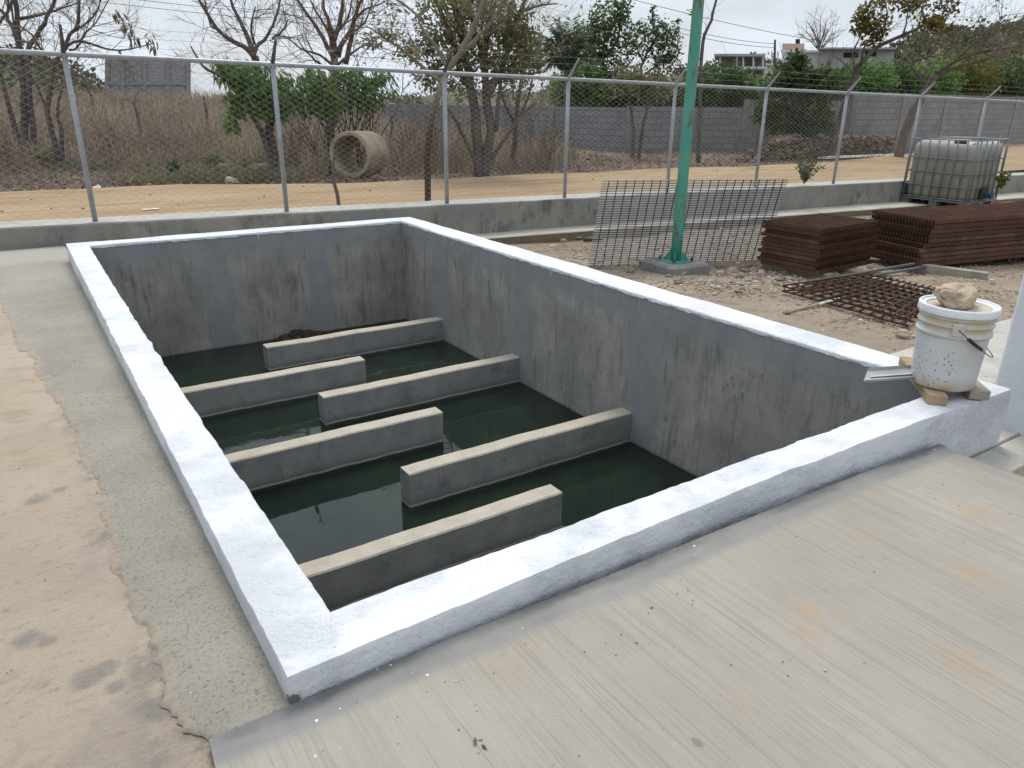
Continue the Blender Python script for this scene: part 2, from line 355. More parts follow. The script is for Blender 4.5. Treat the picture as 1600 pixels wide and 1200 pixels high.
def rust(name, a, b, c):
    k = NM(name, .85, 0, .25)
    k.base(k.ramp(k.noise(5, 6, .7), [(.3, a), (.55, b), (.75, c)]))
    oi = k.n('ShaderNodeObjectInfo'); k.mix(k.rng(oi.outputs['Random'], .2, 1, 0, .55), tuple(x*.45 for x in a))
    k.mix(k.rng(k.noise(40, 5, .7), .54, .7, 0, .6), tuple(x*.45 for x in a)); k.bump(k.noise(120, 4, .7), .001); return k.done()
M_rust = rust('rusty_steel', (.075,.038,.026), (.125,.062,.040), (.20,.10,.055))
M_rust2 = rust('rusty_rebar', (.060,.034,.024), (.10,.052,.034), (.15,.08,.05))
M_panel = simple('grey_mesh_steel', (.075,.076,.082), (.14,.138,.14), 10, .55, metal=.3, spec=.5)
M_paneld = simple('dark_cross_rod', (.022,.022,.024), (.042,.04,.038), 10, .6, metal=.2)
k = NM('green_enamel', .45, 0, .45)
k.base(k.ramp(k.noise(3, 5, .6, sc=(1,1,.5)), [(.3, (.06,.25,.175)), (.7, (.08,.32,.235))]))
k.mix(k.rng(k.noise(2, 2, .5, sc=(.3,.3,1), loc=(0,0,2)), .5, .6, 0, .55), (.035,.27,.235))
k.mix(k.rng(k.noise(9, 6, .8, sc=(1,1,.35), loc=(5,0,1)), .53, .61), (.13,.085,.05)).mix(k.rng(k.noise(45, 4, .7, loc=(1,1,1)), .68, .72), (.06,.04,.03))
M_green = k.done()
M_wood = simple('weathered_wood', (.25,.18,.105), (.42,.32,.20), 9, .85, .004, 30, sc=(1,1,1))
M_wood2 = simple('orange_wood', (.36,.20,.08), (.48,.30,.14), 9, .85, .004, 30)
M_grey_wood = simple('grey_wood', (.25,.225,.18), (.37,.335,.27), 7, .9, .006, 30)
k = NM('bucket_plastic', .42, 0, .4)
k.base(k.ramp(k.noise(5, 5, .6), [(.3, (.50,.51,.49)), (.7, (.62,.635,.63))]))
BZ = k.math('SUBTRACT', k.axis(2), .05)
k.mix(k.math('MULTIPLY', k.rng(BZ, .22, .28), k.rng(k.noise(9, 5, .7), .35, .6)), (.50,.42,.31))
k.mix(k.math('MULTIPLY', k.rng(BZ, .075, .0), k.rng(k.noise(11, 5, .7), .3, .6)), (.42,.31,.19))
k.mix(k.math('MULTIPLY', k.rng(k.voro(62, loc=(.2,.1,.3)), .30, .22), k.math('MULTIPLY', k.rng(BZ, .21, .16), k.rng(k.noise(9, 4, .6, loc=(1,2,3)), .46, .56, 0, .85))), (.17,.17,.17))
k.mix(k.rng(k.noise(20, 5, .7, sc=(1,1,.4)), .6, .72, 0, .5), (.45,.42,.35))
M_bucket = k.done()
M_lid = simple('lid_plastic', (.68,.70,.71), (.78,.80,.81), 12, .4, spec=.4)
M_lidtop = simple('dirty_lid', (.42,.35,.25), (.58,.51,.40), 14, .8)
M_black = simple('black_grip', (.02,.02,.021), (.04,.04,.04), 20, .6)
M_stone = simple('limestone', (.33,.26,.17), (.52,.44,.33), 9, .95, .01, 30)
M_rock = islandmat('field_stone', [(.12,.09,.062), (.18,.14,.10), (.25,.205,.155)], .95, .02)
M_yardrock = islandmat('yard_stone', [(.22,.17,.115), (.33,.27,.20), (.43,.375,.30)], .95, .02)
M_gravel = islandmat('gravel', [(.20,.145,.10), (.30,.235,.17), (.41,.345,.265), (.54,.49,.41)], .95)
M_zinc = simple('zinc_sheet', (.33,.335,.33), (.47,.465,.44), 6, .35, metal=.4, spec=.5)
M_zincin = simple('blue_zinc', (.33,.42,.55), (.60,.63,.66), 3, .35, metal=.3, spec=.5, sc=(1,4,1))
M_column = simple('whitewashed_render', (.55,.575,.61), (.65,.67,.70), 2.5, .85, .006, 25)
k = NM('water', .03, 0, .5)
k.base(k.ramp(k.noise(1.2, 3), [(.35, (.006,.0115,.009)), (.7, (.014,.024,.014))])); k.b.inputs['IOR'].default_value = 1.42
k.bump(k.noise(2.6, 2, .4), .006, .5).bump(k.noise(14, 2, .4), .0012, .5)
M_water = k.done()
M_sludge = simple('sludge', (.03,.022,.014), (.07,.048,.028), 14, .9, .02, 30)
k = NM('ibc_plastic', .5, 0, .35)
k.base(k.ramp(k.noise(1.6, 5, .6), [(.3, (.215,.205,.165)), (.7, (.31,.30,.25))]))
k.mix(k.rng(k.noise(3, 6, .75, sc=(1,1,.35)), .46, .62, 0, .75), (.19,.165,.105)); k.mix(k.rng(k.axis(2), .42, .62, 0, .6), (.46,.465,.455)).mix(k.rng(k.axis(2), .0, -.4, 0, .55), (.20,.205,.14))
M_ibc = k.done()
M_cage = simple('cage_steel', (.14,.148,.155), (.21,.22,.23), 8, .5, metal=.4, spec=.5)
M_blue = simple('blue_valve', (.02,.05,.10), (.03,.07,.13), 8, .5)
def brickmat(name, d, c1, c2, mo, bw=.40, bh=.20):
    k = NM(name, .92, 0, .15)
    x = k.n('ShaderNodeVectorMath', operation='DOT_PRODUCT'); k.lk(k.pos, x.inputs[0]); x.inputs[1].default_value = (d[0], d[1], 0)
    cb = k.n('ShaderNodeCombineXYZ'); k.lk(x.outputs['Value'], cb.inputs[0]); k.lk(k.axis(2), cb.inputs[1])
    br = k.n('ShaderNodeTexBrick'); k.lk(cb.outputs[0], br.inputs['Vector']); br.inputs['Scale'].default_value = 1
    for q, v in (('Color1', (*c1, 1)), ('Color2', (*c2, 1)), ('Mortar', (*mo, 1)), ('Mortar Size', .012), ('Brick Width', bw), ('Row Height', bh)): br.inputs[q].default_value = v
    k.base(br.outputs['Color']); k.mix(k.rng(k.noise(1.2, 6, .7), .45, .7, 0, .45), tuple(v*.6 for v in c1)); k.bump(br.outputs['Fac'], .01, .6)
    return k.done()
M_bark = simple('dark_bark', (.075,.061,.052), (.15,.125,.107), 7, .95, .02, 25, sc=(1,1,.3))
M_bark_red = simple('reddish_bark', (.11,.072,.058), (.19,.13,.105), 7, .95, .02, 25, sc=(1,1,.3))
M_bark_grey = simple('grey_twig_bark', (.17,.14,.115), (.27,.23,.19), 7, .95, .02, 25, sc=(1,1,.3))
k = NM('pale_bark', .95, 0, .15)
k.base(k.ramp(k.noise(7, 5, .6, sc=(1,1,.3)), [(.3, (.15,.13,.10)), (.7, (.26,.23,.185))]))
k.mix(k.rng(k.math('ADD', k.axis(2), k.math('MULTIPLY', k.math('SUBTRACT', k.noise(3, 4), .5), .8)), .75, 1.5, 1, 0), (.07,.056,.044)).bump(k.noise(25, 4), .02)
M_bark_pale = k.done()
M_twig = simple('dry_twig', (.13,.10,.083), (.20,.16,.132), 3, .95)
M_lf_green = leafmat('fresh_leaves', [(.09,.17,.048), (.13,.23,.065), (.18,.29,.09), (.24,.34,.11)])
M_lf_dark = leafmat('dark_leaves', [(.05,.085,.032), (.075,.122,.044), (.105,.165,.058), (.15,.205,.075)])
M_lf_olive = leafmat('olive_leaves', [(.14,.15,.07), (.19,.195,.095), (.24,.235,.12), (.30,.275,.16)])
M_lf_brown = leafmat('brown_green_leaves', [(.10,.105,.03), (.15,.14,.04), (.20,.165,.05), (.17,.11,.05)])
M_lf_dry = leafmat('dry_pods', [(.20,.13,.075), (.28,.20,.13), (.16,.10,.06)])
M_lf_yel = leafmat('yellow_leaves', [(.16,.17,.03), (.22,.20,.04), (.09,.13,.03)])
M_lf_palm = leafmat('palm_leaves', [(.085,.13,.075), (.12,.17,.10), (.16,.21,.13)])
M_lf_weed = leafmat('weed_leaves', [(.05,.10,.045), (.085,.145,.07), (.12,.18,.09)])
def brushmat(name, cols):
    k = NM(name, .95, 0, .15); n = len(cols)
    k.base(k.ramp(k.geo.outputs['Random Per Island'], [((i+.5)/n, c) for i, c in enumerate(cols)]))
    k.mix(k.rng(k.noise(.55, 4, .6, sc=(1,1,0)), .42, .62, 0, .65), (.21,.15,.105)).mix(k.rng(k.noise(.8, 4, .6, sc=(1,1,0), loc=(5,3,0)), .52, .66, 0, .6), (.47,.39,.28))
    return k.done()
M_brush = brushmat('dry_brush', [(.25,.19,.135), (.33,.26,.19), (.41,.335,.25), (.50,.425,.33)])
M_brush2 = islandmat('grey_brush', [(.13,.098,.075), (.19,.148,.115), (.25,.20,.16)], .95)
M_litter = islandmat('leaf_litter', [(.11,.08,.06), (.165,.122,.09), (.22,.17,.125), (.30,.245,.185)], .95)
# ------------------------------------------------------------------ ground sheets
def lines(a, b, st, extra=(), far=()):
    xs = list(far) + list(extra); n = int((b-a)/st)
    xs += [a+i*st for i in range(n+1)]
    xs = sorted(set(round(x, 4) for x in xs))
    ex = set(round(e, 4) for e in extra)
    out = []
    for x in xs:
        if x not in ex and any(abs(x-e) < st*.35 for e in ex): continue
        out.append(x)
    return out
TX0, TX1, TY0, TY1 = -0.15, 3.19, -0.16, 6.09
far = [-900,-500,-300,-180,-110,-70,-45,-30,-20,-14,-10,-7,-5]
xs = lines(-3, 17, .25, (TX0, TX1), far + [18.5,20,23,27,32,40,55,80,120,180,300,500,900])
ys = lines(-3, 9, .25, (TY0, TY1), far + [10,11,12,13,14.5,16,18,21,25,30,40,55,80,120,180,300,500,900])
mb = MB(); idx = {}
for j, y in enumerate(ys):
    for i, x in enumerate(xs):
        z = gz(x, y)
        if x < 1.5 and y < fy(x)+.1: z += .02*N3(x*1.3, y*1.3)*.5
        elif y < fy(x): z += .035*N3(x*1.1, y*1.1, 3)*sm(3.2, 3.8, x)
        else: z += .10*N3(x*.5, y*.5, 5)*sm(12.5, 16, y) - .02
        mb.v.append((x, y, z))
nx = len(xs)
for j in range(len(ys)-1):
    for i in range(nx-1):
        cx, cy = (xs[i]+xs[i+1])/2, (ys[j]+ys[j+1])/2
        if TX0 < cx < TX1 and TY0 < cy < TY1: continue
        mb.f.append((j*nx+i, j*nx+i+1, (j+1)*nx+i+1, (j+1)*nx+i))
        mb.m.append(2 if cy > fy(cx)+.05 else 0 if (cx < 1.5) else 1)
tag(mb.build('ground', [M_left, M_yard, M_soil], smooth=True), kind='structure')
# dirt road beyond the fence
FAR = [(-40,15.5),(-14,14.4),(-6,13.9),(-.6,13.6),(2.3,13.1),(5.4,12.0),(8.8,12.3),(12.3,12.0),(15,11.4),(19,11.9),(24.7,12.9),(32,14.6),(44.7,18),(70,25)]
def lerp(tab, x):
    if x <= tab[0][0]: return tab[0][1]
    for (a, p), (b, q) in zip(tab, tab[1:]):
        if x <= b: return p+(q-p)*(x-a)/(b-a)
    return tab[-1][1]
mb = MB(); xr = [-40+.5*i for i in range(221)]; rows = 14
for x in xr:
    y1 = lerp(FAR, x) + .25*N3(x*.8, 2.2) + .12*N3(x*3, 1); y0 = fy(x)+.28
    for j in range(rows+1):
        t = j/rows; y = y0+(y1-y0)*t
        mb.v.append((x, y, -.245 + .17*sm(.30, .0, t) + .03*N3(x*.3, y*.9) + (.05*sm(.85, .97, t)-.10*sm(.97, 1, t))))
for i in range(len(xr)-1):
    for j in range(rows): a = i*(rows+1)+j; mb.f.append((a, a+rows+1, a+rows+2, a+1)); mb.m.append(0)
tag(mb.build('dirt_road', M_road, smooth=True), kind='structure')

# broomed slab in front of the tank
def slabz(x): return -.080 - .011*max(0, x) - .0035*max(0, x)**2
mb = MB(); X0, X1, Y0, Y1 = -.345, 2.612, -4.0, -.177
gx = [X0+(X1-X0)*i/60 for i in range(61)]; gy = [Y1, Y1-.02, -.25,-.32,-.4,-.6,-.8,-1.1,-1.5,-2.2,-3,-4]
for x in gx:
    for y in gy: mb.v.append((x + (0.004*N3(y*9, 3) if x in (X0, X1) else 0), y, slabz(x) + .010*sm(-.27, -.177, y) + .004*N3(x*2, y*2)))
ny = len(gy)
for i in range(60):
    for j in range(ny-1): a = i*ny+j; mb.f.append((a, a+1, a+ny+1, a+ny)); mb.m.append(0)
base = len(mb.v)
for i, x in ((0, X0), (60, X1)):
    o = len(mb.v)
    for j in range(ny): mb.v.append((mb.v[i*ny+j][0], gy[j], -.42))
    for j in range(ny-1):
        q = (i*ny+j, i*ny+j+1, o+j+1, o+j); mb.f.append(q if i else q[::-1]); mb.m.append(0)
tag(mb.build('front_slab', M_slab), kind='structure')
# lower slab to the right, with a hollow in front of its edge
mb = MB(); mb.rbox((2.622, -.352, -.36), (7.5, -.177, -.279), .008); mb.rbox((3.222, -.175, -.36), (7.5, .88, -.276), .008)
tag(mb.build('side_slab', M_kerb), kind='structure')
# mortar apron along the left side
EDGE = [(-.21,-.325),(-.185,-.335),(-.15,-.35),(-.11,-.375),(.09,-.42),(.66,-.416),(1.2,-.43),(2.2,-.463),(2.74,-.54),(3.48,-.61),(4.66,-.69),(5.3,-1.0),(6.0,-2.5),(6.9,-5)]
mb = MB(); NY = 900; NXA = 10
for j in range(NY+1):
    y = -.215 + (7.05+.215)*j/NY
    xe = lerp(EDGE, y) + .05*N3(y*2.1, 1.1) + .022*N3(y*7, 4.4)*(1+N3(y*1.7,9)) + .016*N3(y*23, 2.4)*(1+1.2*N3(y*3.1,5)) + .010*N3(y*70, 6.4)
    for i in range(NXA+1):
        t = i/NXA; t2 = t**1.6 if t < .5 else t**1.6
        x = xe + (-.14-xe)*t2
        z = gz(-.5, max(y, -.14)) + (-.008 if i == 0 else -.002+.012*sm(.0,.5,t) + .003*t + .003*N3(x*14, y*14) + .003*N3(x*50, y*50))
        mb.v.append((x, y, z+.006-.02*sm(-.1775,-.190,y)*(1 if x > -.345 else .3)))
for j in range(NY):
    for i in range(NXA): a = j*(NXA+1)+i; mb.f.append((a, a+1, a+NXA+2, a+NXA+1)); mb.m.append(0)
ap = tag(mb.build('mortar_apron', M_apron, smooth=True), kind='structure')
att = ap.data.attributes.new('margin', 'FLOAT', 'POINT')
for j in range(NY+1):
    for i in range(NXA+1): att.data[j*(NXA+1)+i].value = (i/NXA)*1.0

# kerb and step
def sweep(mb, xs, sec):
    n = None
    o = len(mb.v)
    for x in xs:
        s = sec(x); n = len(s)
        mb.v += s
    for i in range(len(xs)-1):
        for j in range(n-1): a = o+i*n+j; mb.f.append((a, a+n, a+n+1, a+1)); mb.m.append(0)
    mb.f.append(tuple(range(o, o+n))); mb.m.append(0); mb.f.append(tuple(range(o+(len(xs)-1)*n+n-1, o+(len(xs)-1)*n-1, -1))); mb.m.append(0)
def kerbsec(x):
    y = fy(x); z = kz(x); w = .010*N3(x*1.7, 1) + .004*N3(x*9, 2); h = .008*N3(x*2.3, 5) + .006*N3(x*8, 6)
    return [(x, y-.13+w, -.9), (x, y-.13+w, z-.015+h), (x, y-.118+w, z+h), (x, y+.03, z+.006*N3(x*6, 9)), (x, y+.33-w*3, z+h*.5), (x, y+.35-w*3, z-.03), (x, y+.35, -.9)]
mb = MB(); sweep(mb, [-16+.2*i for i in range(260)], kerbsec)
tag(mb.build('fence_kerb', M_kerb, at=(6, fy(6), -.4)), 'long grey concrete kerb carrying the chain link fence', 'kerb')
def stz(x): return -.40 - .006*(x-5)
def stepsec(x):
    y = fy(x)-.125; z = stz(x); d = .34+.022*(x-4.5); h = .006*N3(x*2, 7); w = .012*N3(x*3, 8)+.006*N3(x*9, 8)
    return [(x, y-d+w, -.9), (x, y-d+w, z-.012), (x, y-d+.012+w, z+h), (x, y, z+h), (x, y, -.9)]
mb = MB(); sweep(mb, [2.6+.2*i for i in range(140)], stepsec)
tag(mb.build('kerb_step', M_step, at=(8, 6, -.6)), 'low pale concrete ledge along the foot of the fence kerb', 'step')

# ------------------------------------------------------------------ settling tank
W_, L_ = 3.0, 5.896
def bump1(t): return 4*t*(1-t)
def perim(step=.03):
    out = []                                         # (inner xy, outer xy)
    I = [(0,0),(W_,0),(W_,L_),(0,L_)]; O = [(-.165,-.174),(3.207,-.174),(3.207,6.107),(-.165,6.107)]
    for k_ in range(4):
        a, b = V(I[k_]), V(I[(k_+1) % 4]); c, d = V(O[k_]), V(O[(k_+1) % 4]); n = int((b-a).length/step)
        for i in range(n):
            t = i/n; p = a.lerp(b, t); q = c.lerp(d, t); g = bump1(t)
            if k_ == 0: q.y += .038*g; p.y += .006*g
            if k_ == 1: p.x -= .026*g; q.x += .008*g
            if k_ == 3: p.x -= .012*g
            out.append((p, q))
    return out
PER = perim(); NP = len(PER)
def loops(mb, secs):
    o = len(mb.v); n = len(PER)
    for sec in secs:
        for i, (p, q) in enumerate(PER): mb.v.append(sec(p, q))
    for k_ in range(len(secs)-1):
        for i in range(n): j = (i+1) % n; mb.f.append((o+k_*n+i, o+k_*n+j, o+(k_+1)*n+j, o+(k_+1)*n+i)); mb.m.append(0)
TANK = empty('settling_tank', (1.5, 2.95, 0), 'sunken rectangular concrete tank with white painted rim and staggered baffle walls', 'tank')
def rimsec(t, z, wav=.004, ed=0.0):
    def f(p, q):
        r = p.lerp(q, t)
        n1 = N3(r.x*2.2, r.y*2.2, t*2)*.010 + N3(r.x*11, r.y*11, t*3)*wav + N3(r.x*33, r.y*33, t*5)*wav*.7
        d = (q-p); d = d.normalized() if d.length else V((0,0))
        e = (N3(r.x*7, r.y*7, 8)*.010 + N3(r.x*24, r.y*24, 3)*.006 + N3(r.x*60, r.y*60, 3)*.003)*ed
        zz = z + (n1*.65 if z > -.05 else 0)
        return (r.x+d.x*e, r.y+d.y*e, zz)
    return f
def lipsec(p, q):
    d = (p-q).normalized(); r = p + d*.004
    z = -.020 + .008*N3(r.x*14, r.y*14, 1) + .012*max(0, N3(r.x*55, r.y*55, 2))
    return (r.x, r.y, z-.006)
mb = MB()
loops(mb, [lipsec, rimsec(-.018, -.010, .001, .8), rimsec(.0, -.003, .001, .8), rimsec(.03, .0, .0015, .7)] + [rimsec(t, .001, .0022) for t in (.12,.25,.4,.55,.7,.82,.92)] +
          [rimsec(.965, .0, .0015, .5), rimsec(.988, .0, .001, .6), rimsec(1.0, -.008, .001, .7), rimsec(1.003, -.022, .001, .5), rimsec(1.003, -.05, .0, .25), rimsec(1.0, -.12, 0, .1), rimsec(1.0, -.5, 0, 0)])
rn = random.Random(3)
for i in range(26):                                  # paint runs below the inner lip
    if i < 20: y = rn.choice((1.9,2.9,3.9,4.6,5.1)) + rn.uniform(-.25,.25); x = W_-.026*bump1(y/L_)-.004; dx, dy = 0, .0016
    else: x = rn.uniform(.3,2.7); y = L_-.004; dx, dy = .0016, 0
    h = rn.uniform(.03,.10); mb.add([(x-dx,y-dy,-.02),(x+dx,y+dy,-.02),(x+dx*.4,y+dy*.4,-.02-h),(x-dx*.4,y-dy*.4,-.02-h)], [(0,1,2,3)])
mb.build('painted_rim', M_white, TANK, smooth=True).data.set_sharp_from_angle(angle=math.radians(28))
mb = MB()
def wallsec(z, out=None):
    def f(p, q):
        if out is not None: r = p.lerp(q, out); return (r.x, r.y, z)
        e = .006*N3(p.x*1.2, p.y*1.2, z*1.2) + .0015*N3(p.x*9, p.y*9, z*9); d = (q-p).normalized()
        return (p.x+d.x*e, p.y+d.y*e, z)
    return f
zs = [-1.7]+[-1.6+.04*i for i in range(40)]+[-.012]
loops(mb, [wallsec(-1.7, .96), wallsec(-.03, .96), wallsec(-.012, .5)] + [wallsec(z) for z in zs[::-1]])
mb.build('tank_wall', M_plaster, TANK, smooth=False)
mb = MB(); mb.box((.02,.02,-1.78),(W_-.04,L_-.02,-1.66)); mb.build('tank_floor', M_plaster, TANK)
def baffle(x0, x1, y, ztop, th=.125):
    mb = MB(); n = int((x1-x0)/.05); sec = []
    for i in range(n+1):
        x = x0+(x1-x0)*i/n; w = .004*N3(x*3, y); h = .006*N3(x*2.2, y+3) + .003*N3(x*11, y)
        yy0, yy1 = y+w, y+th+w; b = .008
        s = [(x,yy0,-1.66),(x,yy0,ztop-b+h),(x,yy0+b,ztop+h),(x,yy1-b,ztop+h),(x,yy1,ztop-b+h),(x,yy1,-1.66)]
        mb.v += s
    for i in range(n):
        for j in range(5): a = i*6+j; mb.f.append((a, a+6, a+7, a+1)); mb.m.append(0)
    mb.f.append((0,1,2,3,4,5)); mb.m.append(0); e = n*6; mb.f.append((e+5,e+4,e+3,e+2,e+1,e)); mb.m.append(0)
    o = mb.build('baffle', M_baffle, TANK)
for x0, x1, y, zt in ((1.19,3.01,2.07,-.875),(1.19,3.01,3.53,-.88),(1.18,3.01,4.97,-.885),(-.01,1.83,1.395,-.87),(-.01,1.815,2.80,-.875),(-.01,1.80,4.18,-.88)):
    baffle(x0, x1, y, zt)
mb = MB(); n = 30
for j in range(n+1):
    for i in range(n+1): mb.v.append((-.003+(W_+.0)*i/n, .0+(L_+.003)*j/n, -1.11))
for j in range(n):
    for i in range(n): a = j*(n+1)+i; mb.f.append((a, a+1, a+n+2, a+n+1)); mb.m.append(0)
tag(mb.build('water', M_water, smooth=True), kind='structure')
mb = MB(); rn = random.Random(5)
for i in range(60):
    a = rn.uniform(0, 6.28); r = rn.random()**.5; mb.rock((1.75+.27*r*math.cos(a), 5.87-.11*abs(r*math.sin(a)), -1.13+.09*(1-r)), rn.uniform(.03,.07), rn, (1,1,.6), 6, 4)
for i in range(16): mb.rock((rn.uniform(1.2,1.6), 5.88-.05*rn.random(), -1.125), rn.uniform(.02,.04), rn, (1.4,1,.5), 6, 4)
tag(mb.build('sludge_heap', M_sludge, at=(1.7,5.8,-1.1), smooth=True), 'dark brown sludge heap against the far tank wall', 'sludge')

# ------------------------------------------------------------------ bucket on the rim
BX, BY = 2.872, -.012
BK = empty('plastic_bucket', (BX, BY, .05), 'dirty white plastic bucket with lid standing on two wood blocks', 'bucket')
R_, H_ = .147, .355
prof = [(0,.004),(.118,.0),(.127,.004),(.130,.012),(.131,.03),(.141,.235),(.142,.24),(.149,.243),(.150,.250),(.149,.256),(.1435,.258),(.144,.285),(.1495,.288),(.150,.294),(.1445,.297),(.145,.318),(.1505,.321),(.151,.328),(.146,.331),(.147,.345)]
mb = MB(); mb.lathe(prof, (BX,BY,.05), 56); mb.build('bucket_body', M_bucket, BK, smooth=True)
mb = MB(); lz = .05+.333
mb.lathe([(.1485,0),(.1565,.002),(.158,.012),(.157,.032),(.153,.037),(.147,.036),(.143,.029),(.134,.026),(.129,.027),(.126,.020)], (BX,BY,lz), 56)
for j in range(14):
    w = 2*math.pi*j/14; M = Matrix.Translation((BX,BY,lz+.014)) @ Matrix.Rotation(w, 4, 'Z'); mb.rbox((.1555,-.003,-.010),(.1605,.003,.012), .001, M)
ld = mb.build('lid', M_lid, BK, smooth=False)
mb = MB(); mb.lathe([(.1265,.0205),(.06,.019),(0,.0195)], (BX,BY,lz), 40); mb.build('lid_top', M_lidtop, ld, smooth=True)
# bail handle: one lug faces the viewer
va = math.atan2(CAM.y-BY, CAM.x-BX) + .12
c_, s_ = math.cos(va), math.sin(va)
lug = V((BX+.147*c_, BY+.147*s_, .05+.288)); lug2 = V((BX-.147*c_, BY-.147*s_, .05+.288))
for sgn in (1,-1):
    mb = MB(); M = Matrix.Translation((BX,BY,.05+.286)) @ Matrix.Rotation(va if sgn > 0 else va+math.pi, 4, 'Z'); mb.rbox((.135,-.024,-.030),(.156,.024,.026), .004, M)
    mb.build('handle_lug', M_bucket, BK)
rt = V((-s_, c_, 0))                                 # sideways (to the right of the viewer)
if rt.dot(_r) < 0: rt = -rt
pts = []
for i in range(25):
    t = i/24; a = math.pi*t; p = (lug*(1+math.cos(a))/2 + lug2*(1-math.cos(a))/2) + rt*math.sin(a)*.168 + V((0,0,-.135*math.sin(a)**1.0))
    p = p + V((c_,s_,0))*(.012*math.cos(a))
    pts.append(p)
mb = MB(); mb.tube(pts, .0022, 6); hd = mb.build('handle', M_arm, BK, smooth=True)
mb = MB(); mb.tube([pts[2].lerp(pts[3], .2*q) if q < 5 else pts[3].lerp(pts[8], (q-5)/6) for q in range(12)][0:9], .0072, 8); mb.build('grip', M_black, hd, smooth=True)
# wood blocks
def plank(name, a, b, w, h, z0, mat, label, jit=0.0, cat='wood block', group=None):
    a, b = V((*a, z0)), V((*b, z0)); d = (b-a); L = d.length; ang = math.atan2(d.y, d.x)
    M = Matrix.Translation(a) @ Matrix.Rotation(ang, 4, 'Z')
    mb = MB(); mb.rbox((0,-w/2,0),(L,w/2,h), .004, M)
    return tag(mb.build(name, mat, at=(a+b)/2), label, cat, group)
plank('wood_block', (2.705,-.092), (3.105,.275), .078, .046, .003, M_wood, 'longer wood block under the left side of the white bucket', group='wood blocks under the bucket')
plank('wood_block', (2.925,-.160), (3.10,.020), .085, .045, .003, M_grey_wood, 'short grey wood block under the right side of the white bucket', group='wood blocks under the bucket')
mb = MB(); mb.rock((2.872,.008,lz+.066), .094, random.Random(24), (1.18,.82,.64), 22, 15, .42, .12)
tag(mb.build('stone', M_stone, at=(2.872,.008,lz+.05)), 'tan stone weighing down the bucket lid', 'stone')
# small spout: channel of sheet metal wired to the bucket foot
GT = empty('sheet_metal_spout', (2.70,.11,.06), 'short bent sheet metal spout wired to the foot of the bucket', 'spout')
e0, e1 = V((2.585,.182,.070)), V((2.800,.075,.078)); dx = (e1-e0).normalized(); sd = V((-dx.y, dx.x, 0)); mb = MB()
prof_ = [(-.047,.000),(-.045,-.012),(.0,.001),(.044,.022),(.046,.040)]
vs = []
for q in (0, 1):
    for th in (0, .0015):
        for (u, z) in prof_: vs.append((e0 if q == 0 else e1) + sd*u*.74*(1.0 if q else 1.06) + dx*(.03*(u/.046) if q == 0 else 0) + V((0,0,z*.74+th)))
fs = []
for i in range(4): fs += [(i, i+1, 10+i+1, 10+i), (5+i, 15+i, 15+i+1, 5+i+1), (i, 5+i, 5+i+1, i+1)]
fs += [(0,10,15,5),(4,9,19,14)]
mb.add(vs, fs); mb.build('channel', M_zinc, GT)
mb = MB(); mb.add([e0+sd*-.012+dx*.02+V((0,0,-.0005)), e0+sd*.012+dx*.03+V((0,0,-.0005)), e1+sd*.016+V((0,0,.0015)), e1+sd*-.012+V((0,0,.0015))], [(0,1,2,3)])
mb.v = [(p[0],p[1],p[2]+.0045) for p in mb.v]; mb.build('blue_stripe', M_zincin, GT)
mb = MB(); p = e1-dx*.02; mb.tube([p+sd*-.02+V((0,0,.004)), p+V((0,0,.02))+dx*.02, p+sd*.02+V((0,0,.012))+dx*.035, p+sd*.0+dx*.05+V((0,0,-.005))], .0014, 5); mb.build('tie_wire', M_arm, GT)

# white column at the right
mb = MB()
nz_ = 24; cx0, cx1, cy0, cy1 = 3.43, 3.86, -.55, -.005
def colsec(z, k_):
    return [(cx0+.004*N3(z*3,1),cy0,z),(cx1,cy0,z),(cx1,cy1,z),(cx0+.004*N3(z*3,1)+.012,cy1+.003*N3(z*4,2),z),(cx0+.004*N3(z*3,1),cy1-.012,z)]
for i in range(nz_+1):
    mb.v += colsec(-.30+3.6*i/nz_, i)
for i in range(nz_):
    for j in range(5): a = i*5+j; b = i*5+(j+1) % 5; mb.f.append((a, b, b+5, a+5)); mb.m.append(0)
mb.f.append(tuple(range(nz_*5, nz_*5+5))); mb.m.append(0)
tag(mb.build('column', M_column, at=(3.64,-.2,-.28)), 'white rendered column beside the tank corner at the right edge', 'column')
# ------------------------------------------------------------------ green post on its pedestal
PB = gs(1054, 424); zg = PB.z; zt_ = zg+.115
def rotz(p, a): return Matrix.Translation(p) @ Matrix.Rotation(a, 4, 'Z')
PC = V((PB.x, PB.y, zt_))
a_ped = math.atan2(-.69, 1.84) + .25
mb = MB(); mb.rbox((-.265,-.265,-.25),(.265,.265,.115), .025, rotz((PB.x,PB.y,zg), a_ped))
tag(mb.build('concrete_pedestal', M_block, at=(PB.x,PB.y,zg)), 'square grey concrete footing under the green post', 'pedestal')
PO = empty('green_post', PC, 'tall rust spotted green steel post bolted to a concrete footing', 'post')
top = on(1097, -60, PC); lean = V((top.x-PC.x, top.y-PC.y, 0))/(top.z-PC.z)
mb = MB(); mb.tube([PC+V((0,0,.008+h))+lean*h for h in (0,.3,.6,.9,1.3,1.8,2.4,3.0,3.6)], [.056,.056,.056,.055,.055,.054,.053,.052,.051], 20); mb.build('shaft', M_green, PO, smooth=True)
mb = MB(); mb.rbox((-.15,-.15,0),(.15,.15,.010), .002, rotz(PC, a_ped)); bp = mb.build('base_plate', M_green, PO)
for q in range(4):
    M = rotz(PC, a_ped + q*math.pi/2); mb = MB(); mb.tube([M @ V((.118,.118,-.01)), M @ V((.118,.118,.045))], .009, 8); mb.lathe([(.0,.022),(.017,.022),(.017,.010),(.0,.010)], M @ V((.118,.118,0)), 6)
    mb.build('anchor_bolt', M_rust2, bp)
